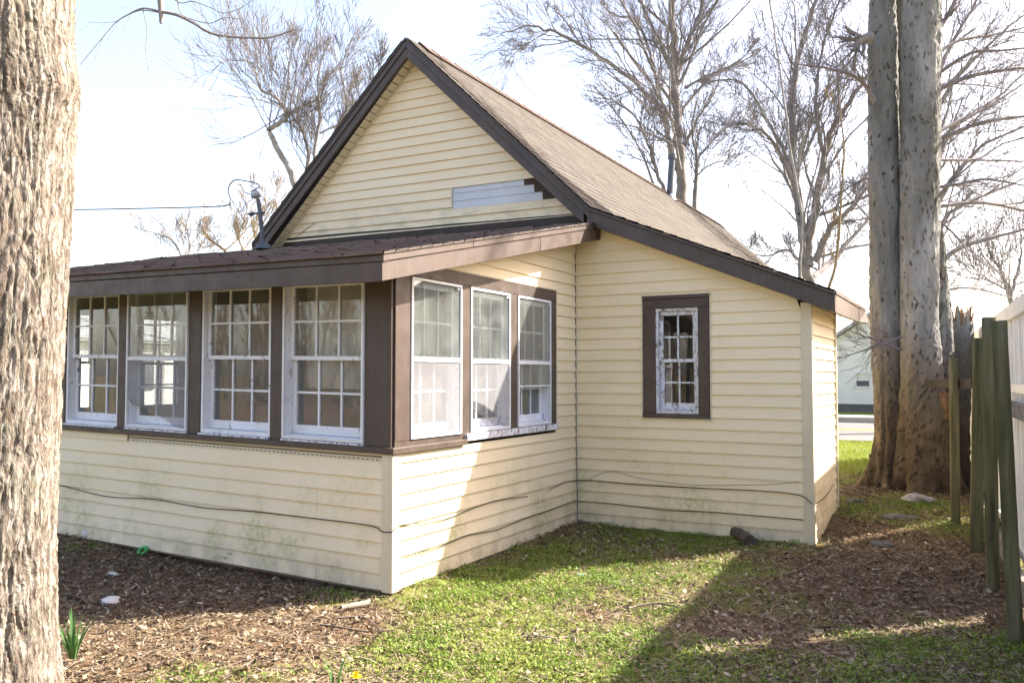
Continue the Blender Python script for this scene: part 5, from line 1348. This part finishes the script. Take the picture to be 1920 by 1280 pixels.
# daffodils and seedlings
def blades(root, c, specs, m_='blade_green'):
    for (ang, lean, L, w) in specs:
        d = np.array([math.cos(ang), math.sin(ang), 0]); s = np.array([-d[1], d[0], 0]); P = []
        for i in range(7):
            t = i/6; P.append(np.asarray(c)+d*(.012+lean*L*t**1.6)+np.array([0, 0, L*(t-.28*lean*t*t)]))
        V = []; F = []
        for i, p in enumerate(P):
            ww = w*(1-(i/6)**3)*(.8+.4*min(1, i/2)); V += [p-s*ww, p+d*(.25*ww), p+s*ww]
        for i in range(6):
            for j in range(2): F.append((i*3+j, i*3+j+1, i*3+j+4, i*3+j+3))
        npmesh('leaf', np.array(V), np.array(F), m_, root, np.full(len(V), random.random()), True)
c = gp_(136, 1240); r1 = tag(empty('daffodil_clump', tuple(c)), 'clump of green daffodil leaves beside the furrowed trunk', 'plant')
blades(r1, c, [(rng.uniform(0, 6.28), rng.uniform(.1, .75), rng.uniform(.16, .30), rng.uniform(.005, .008)) for _ in range(22)])
c = gp_(628, 1290); r2 = tag(empty('daffodil_clump', tuple(c)), 'few daffodil leaves at the bottom edge of the photo', 'plant')
ax = math.atan2(RT[1], RT[0])
blades(r2, c, [(ax+3.14, .28, .20, .006), (ax+.2, .15, .21, .006), (ax, .4, .19, .006), (ax-.1, .7, .22, .007), (ax+.9, .35, .17, .006), (ax+2.5, .2, .13, .005)])
c = gp_(668, 1300); r3 = tag(empty('daffodil_flower', tuple(c)), 'yellow daffodil flower at the bottom edge', 'flower')
tb = Tubes(); hd = c+np.array([0, 0, .085]); tb.add([c, c+[.005, 0, .05], hd], [.003]*3, 6); tb.build('stem', 'blade_green', r3)
for i in range(6):
    a_ = i*math.pi/3+.3; d = np.array([math.cos(a_), math.sin(a_)*.8, .25]); s = np.array([-math.sin(a_), math.cos(a_), 0])
    mb = MB(); p = [hd, hd+d*.02+s*.011, hd+d*.036, hd+d*.02-s*.011]; mb.quad(*p); mb.build('petal', 'yellow_petal', r3)
tb = Tubes(); tb.add([hd, hd+[0, -.002, .012], hd+[0, -.004, .024]], [.006, .010, .014], 12); tb.build('trumpet', 'yellow_petal', r3)
for (u, v, lab, sd_) in ((432, 1068, 'leafy green seedling under the porch front, left one', 1), (480, 1070, 'leafy green seedling under the porch front, right one', 2)):
    c = gp_(u, v+4); rt_ = tag(empty('seedling', tuple(c)), lab, 'plant', 'seedlings under the porch')
    tb = Tubes(); tb.add([c, c+[.004, 0, .05], c+[0, 0, .09]], [.003, .003, .002], 5); tb.build('stem', 'blade_green', rt_)
    for i in range(9):
        a_ = i*2.4+sd_; h = .04+.012*i; d = np.array([math.cos(a_), math.sin(a_), .25]); s = np.array([-math.sin(a_), math.cos(a_), 0]); o = c+np.array([0, 0, h]); L = .075
        V = [o, o+d*L*.4+s*L*.32, o+d*L+[0, 0, -.004], o+d*L*.4-s*L*.32]
        npmesh('leaf', np.array(V), np.array([(0, 1, 2, 3)]), 'weed_leaf', rt_, np.full(4, random.random()))

# ------------------------------------------------------------------ the wood behind the viewer, seen only as reflections in the panes
tb = Tubes(); rg = np.random.default_rng(77)
for i in range(230):
    x = rg.uniform(-40, 24); y = rg.uniform(-34, -20)-abs(x)*.1
    H = rg.uniform(5, 9); P = [np.array([x, y, -.1])]
    for k in range(5): P.append(P[-1]+np.array([rg.normal(0, .25), rg.normal(0, .25), H/5]))
    P = np.array(P); R = np.linspace(rg.uniform(.05, .12), .02, 6); tb.add(P, R, 5)
    spawn(tb, P, R, H*.5, 1, 2, rg, .12, (8, 14, 8), .02, .25, .25, (.3, .6))
ob = tb.build('distant_wood', 'log_bark'); tag(ob, 'bare wood behind the viewer mirrored in the window panes', 'wood', None, 'stuff')
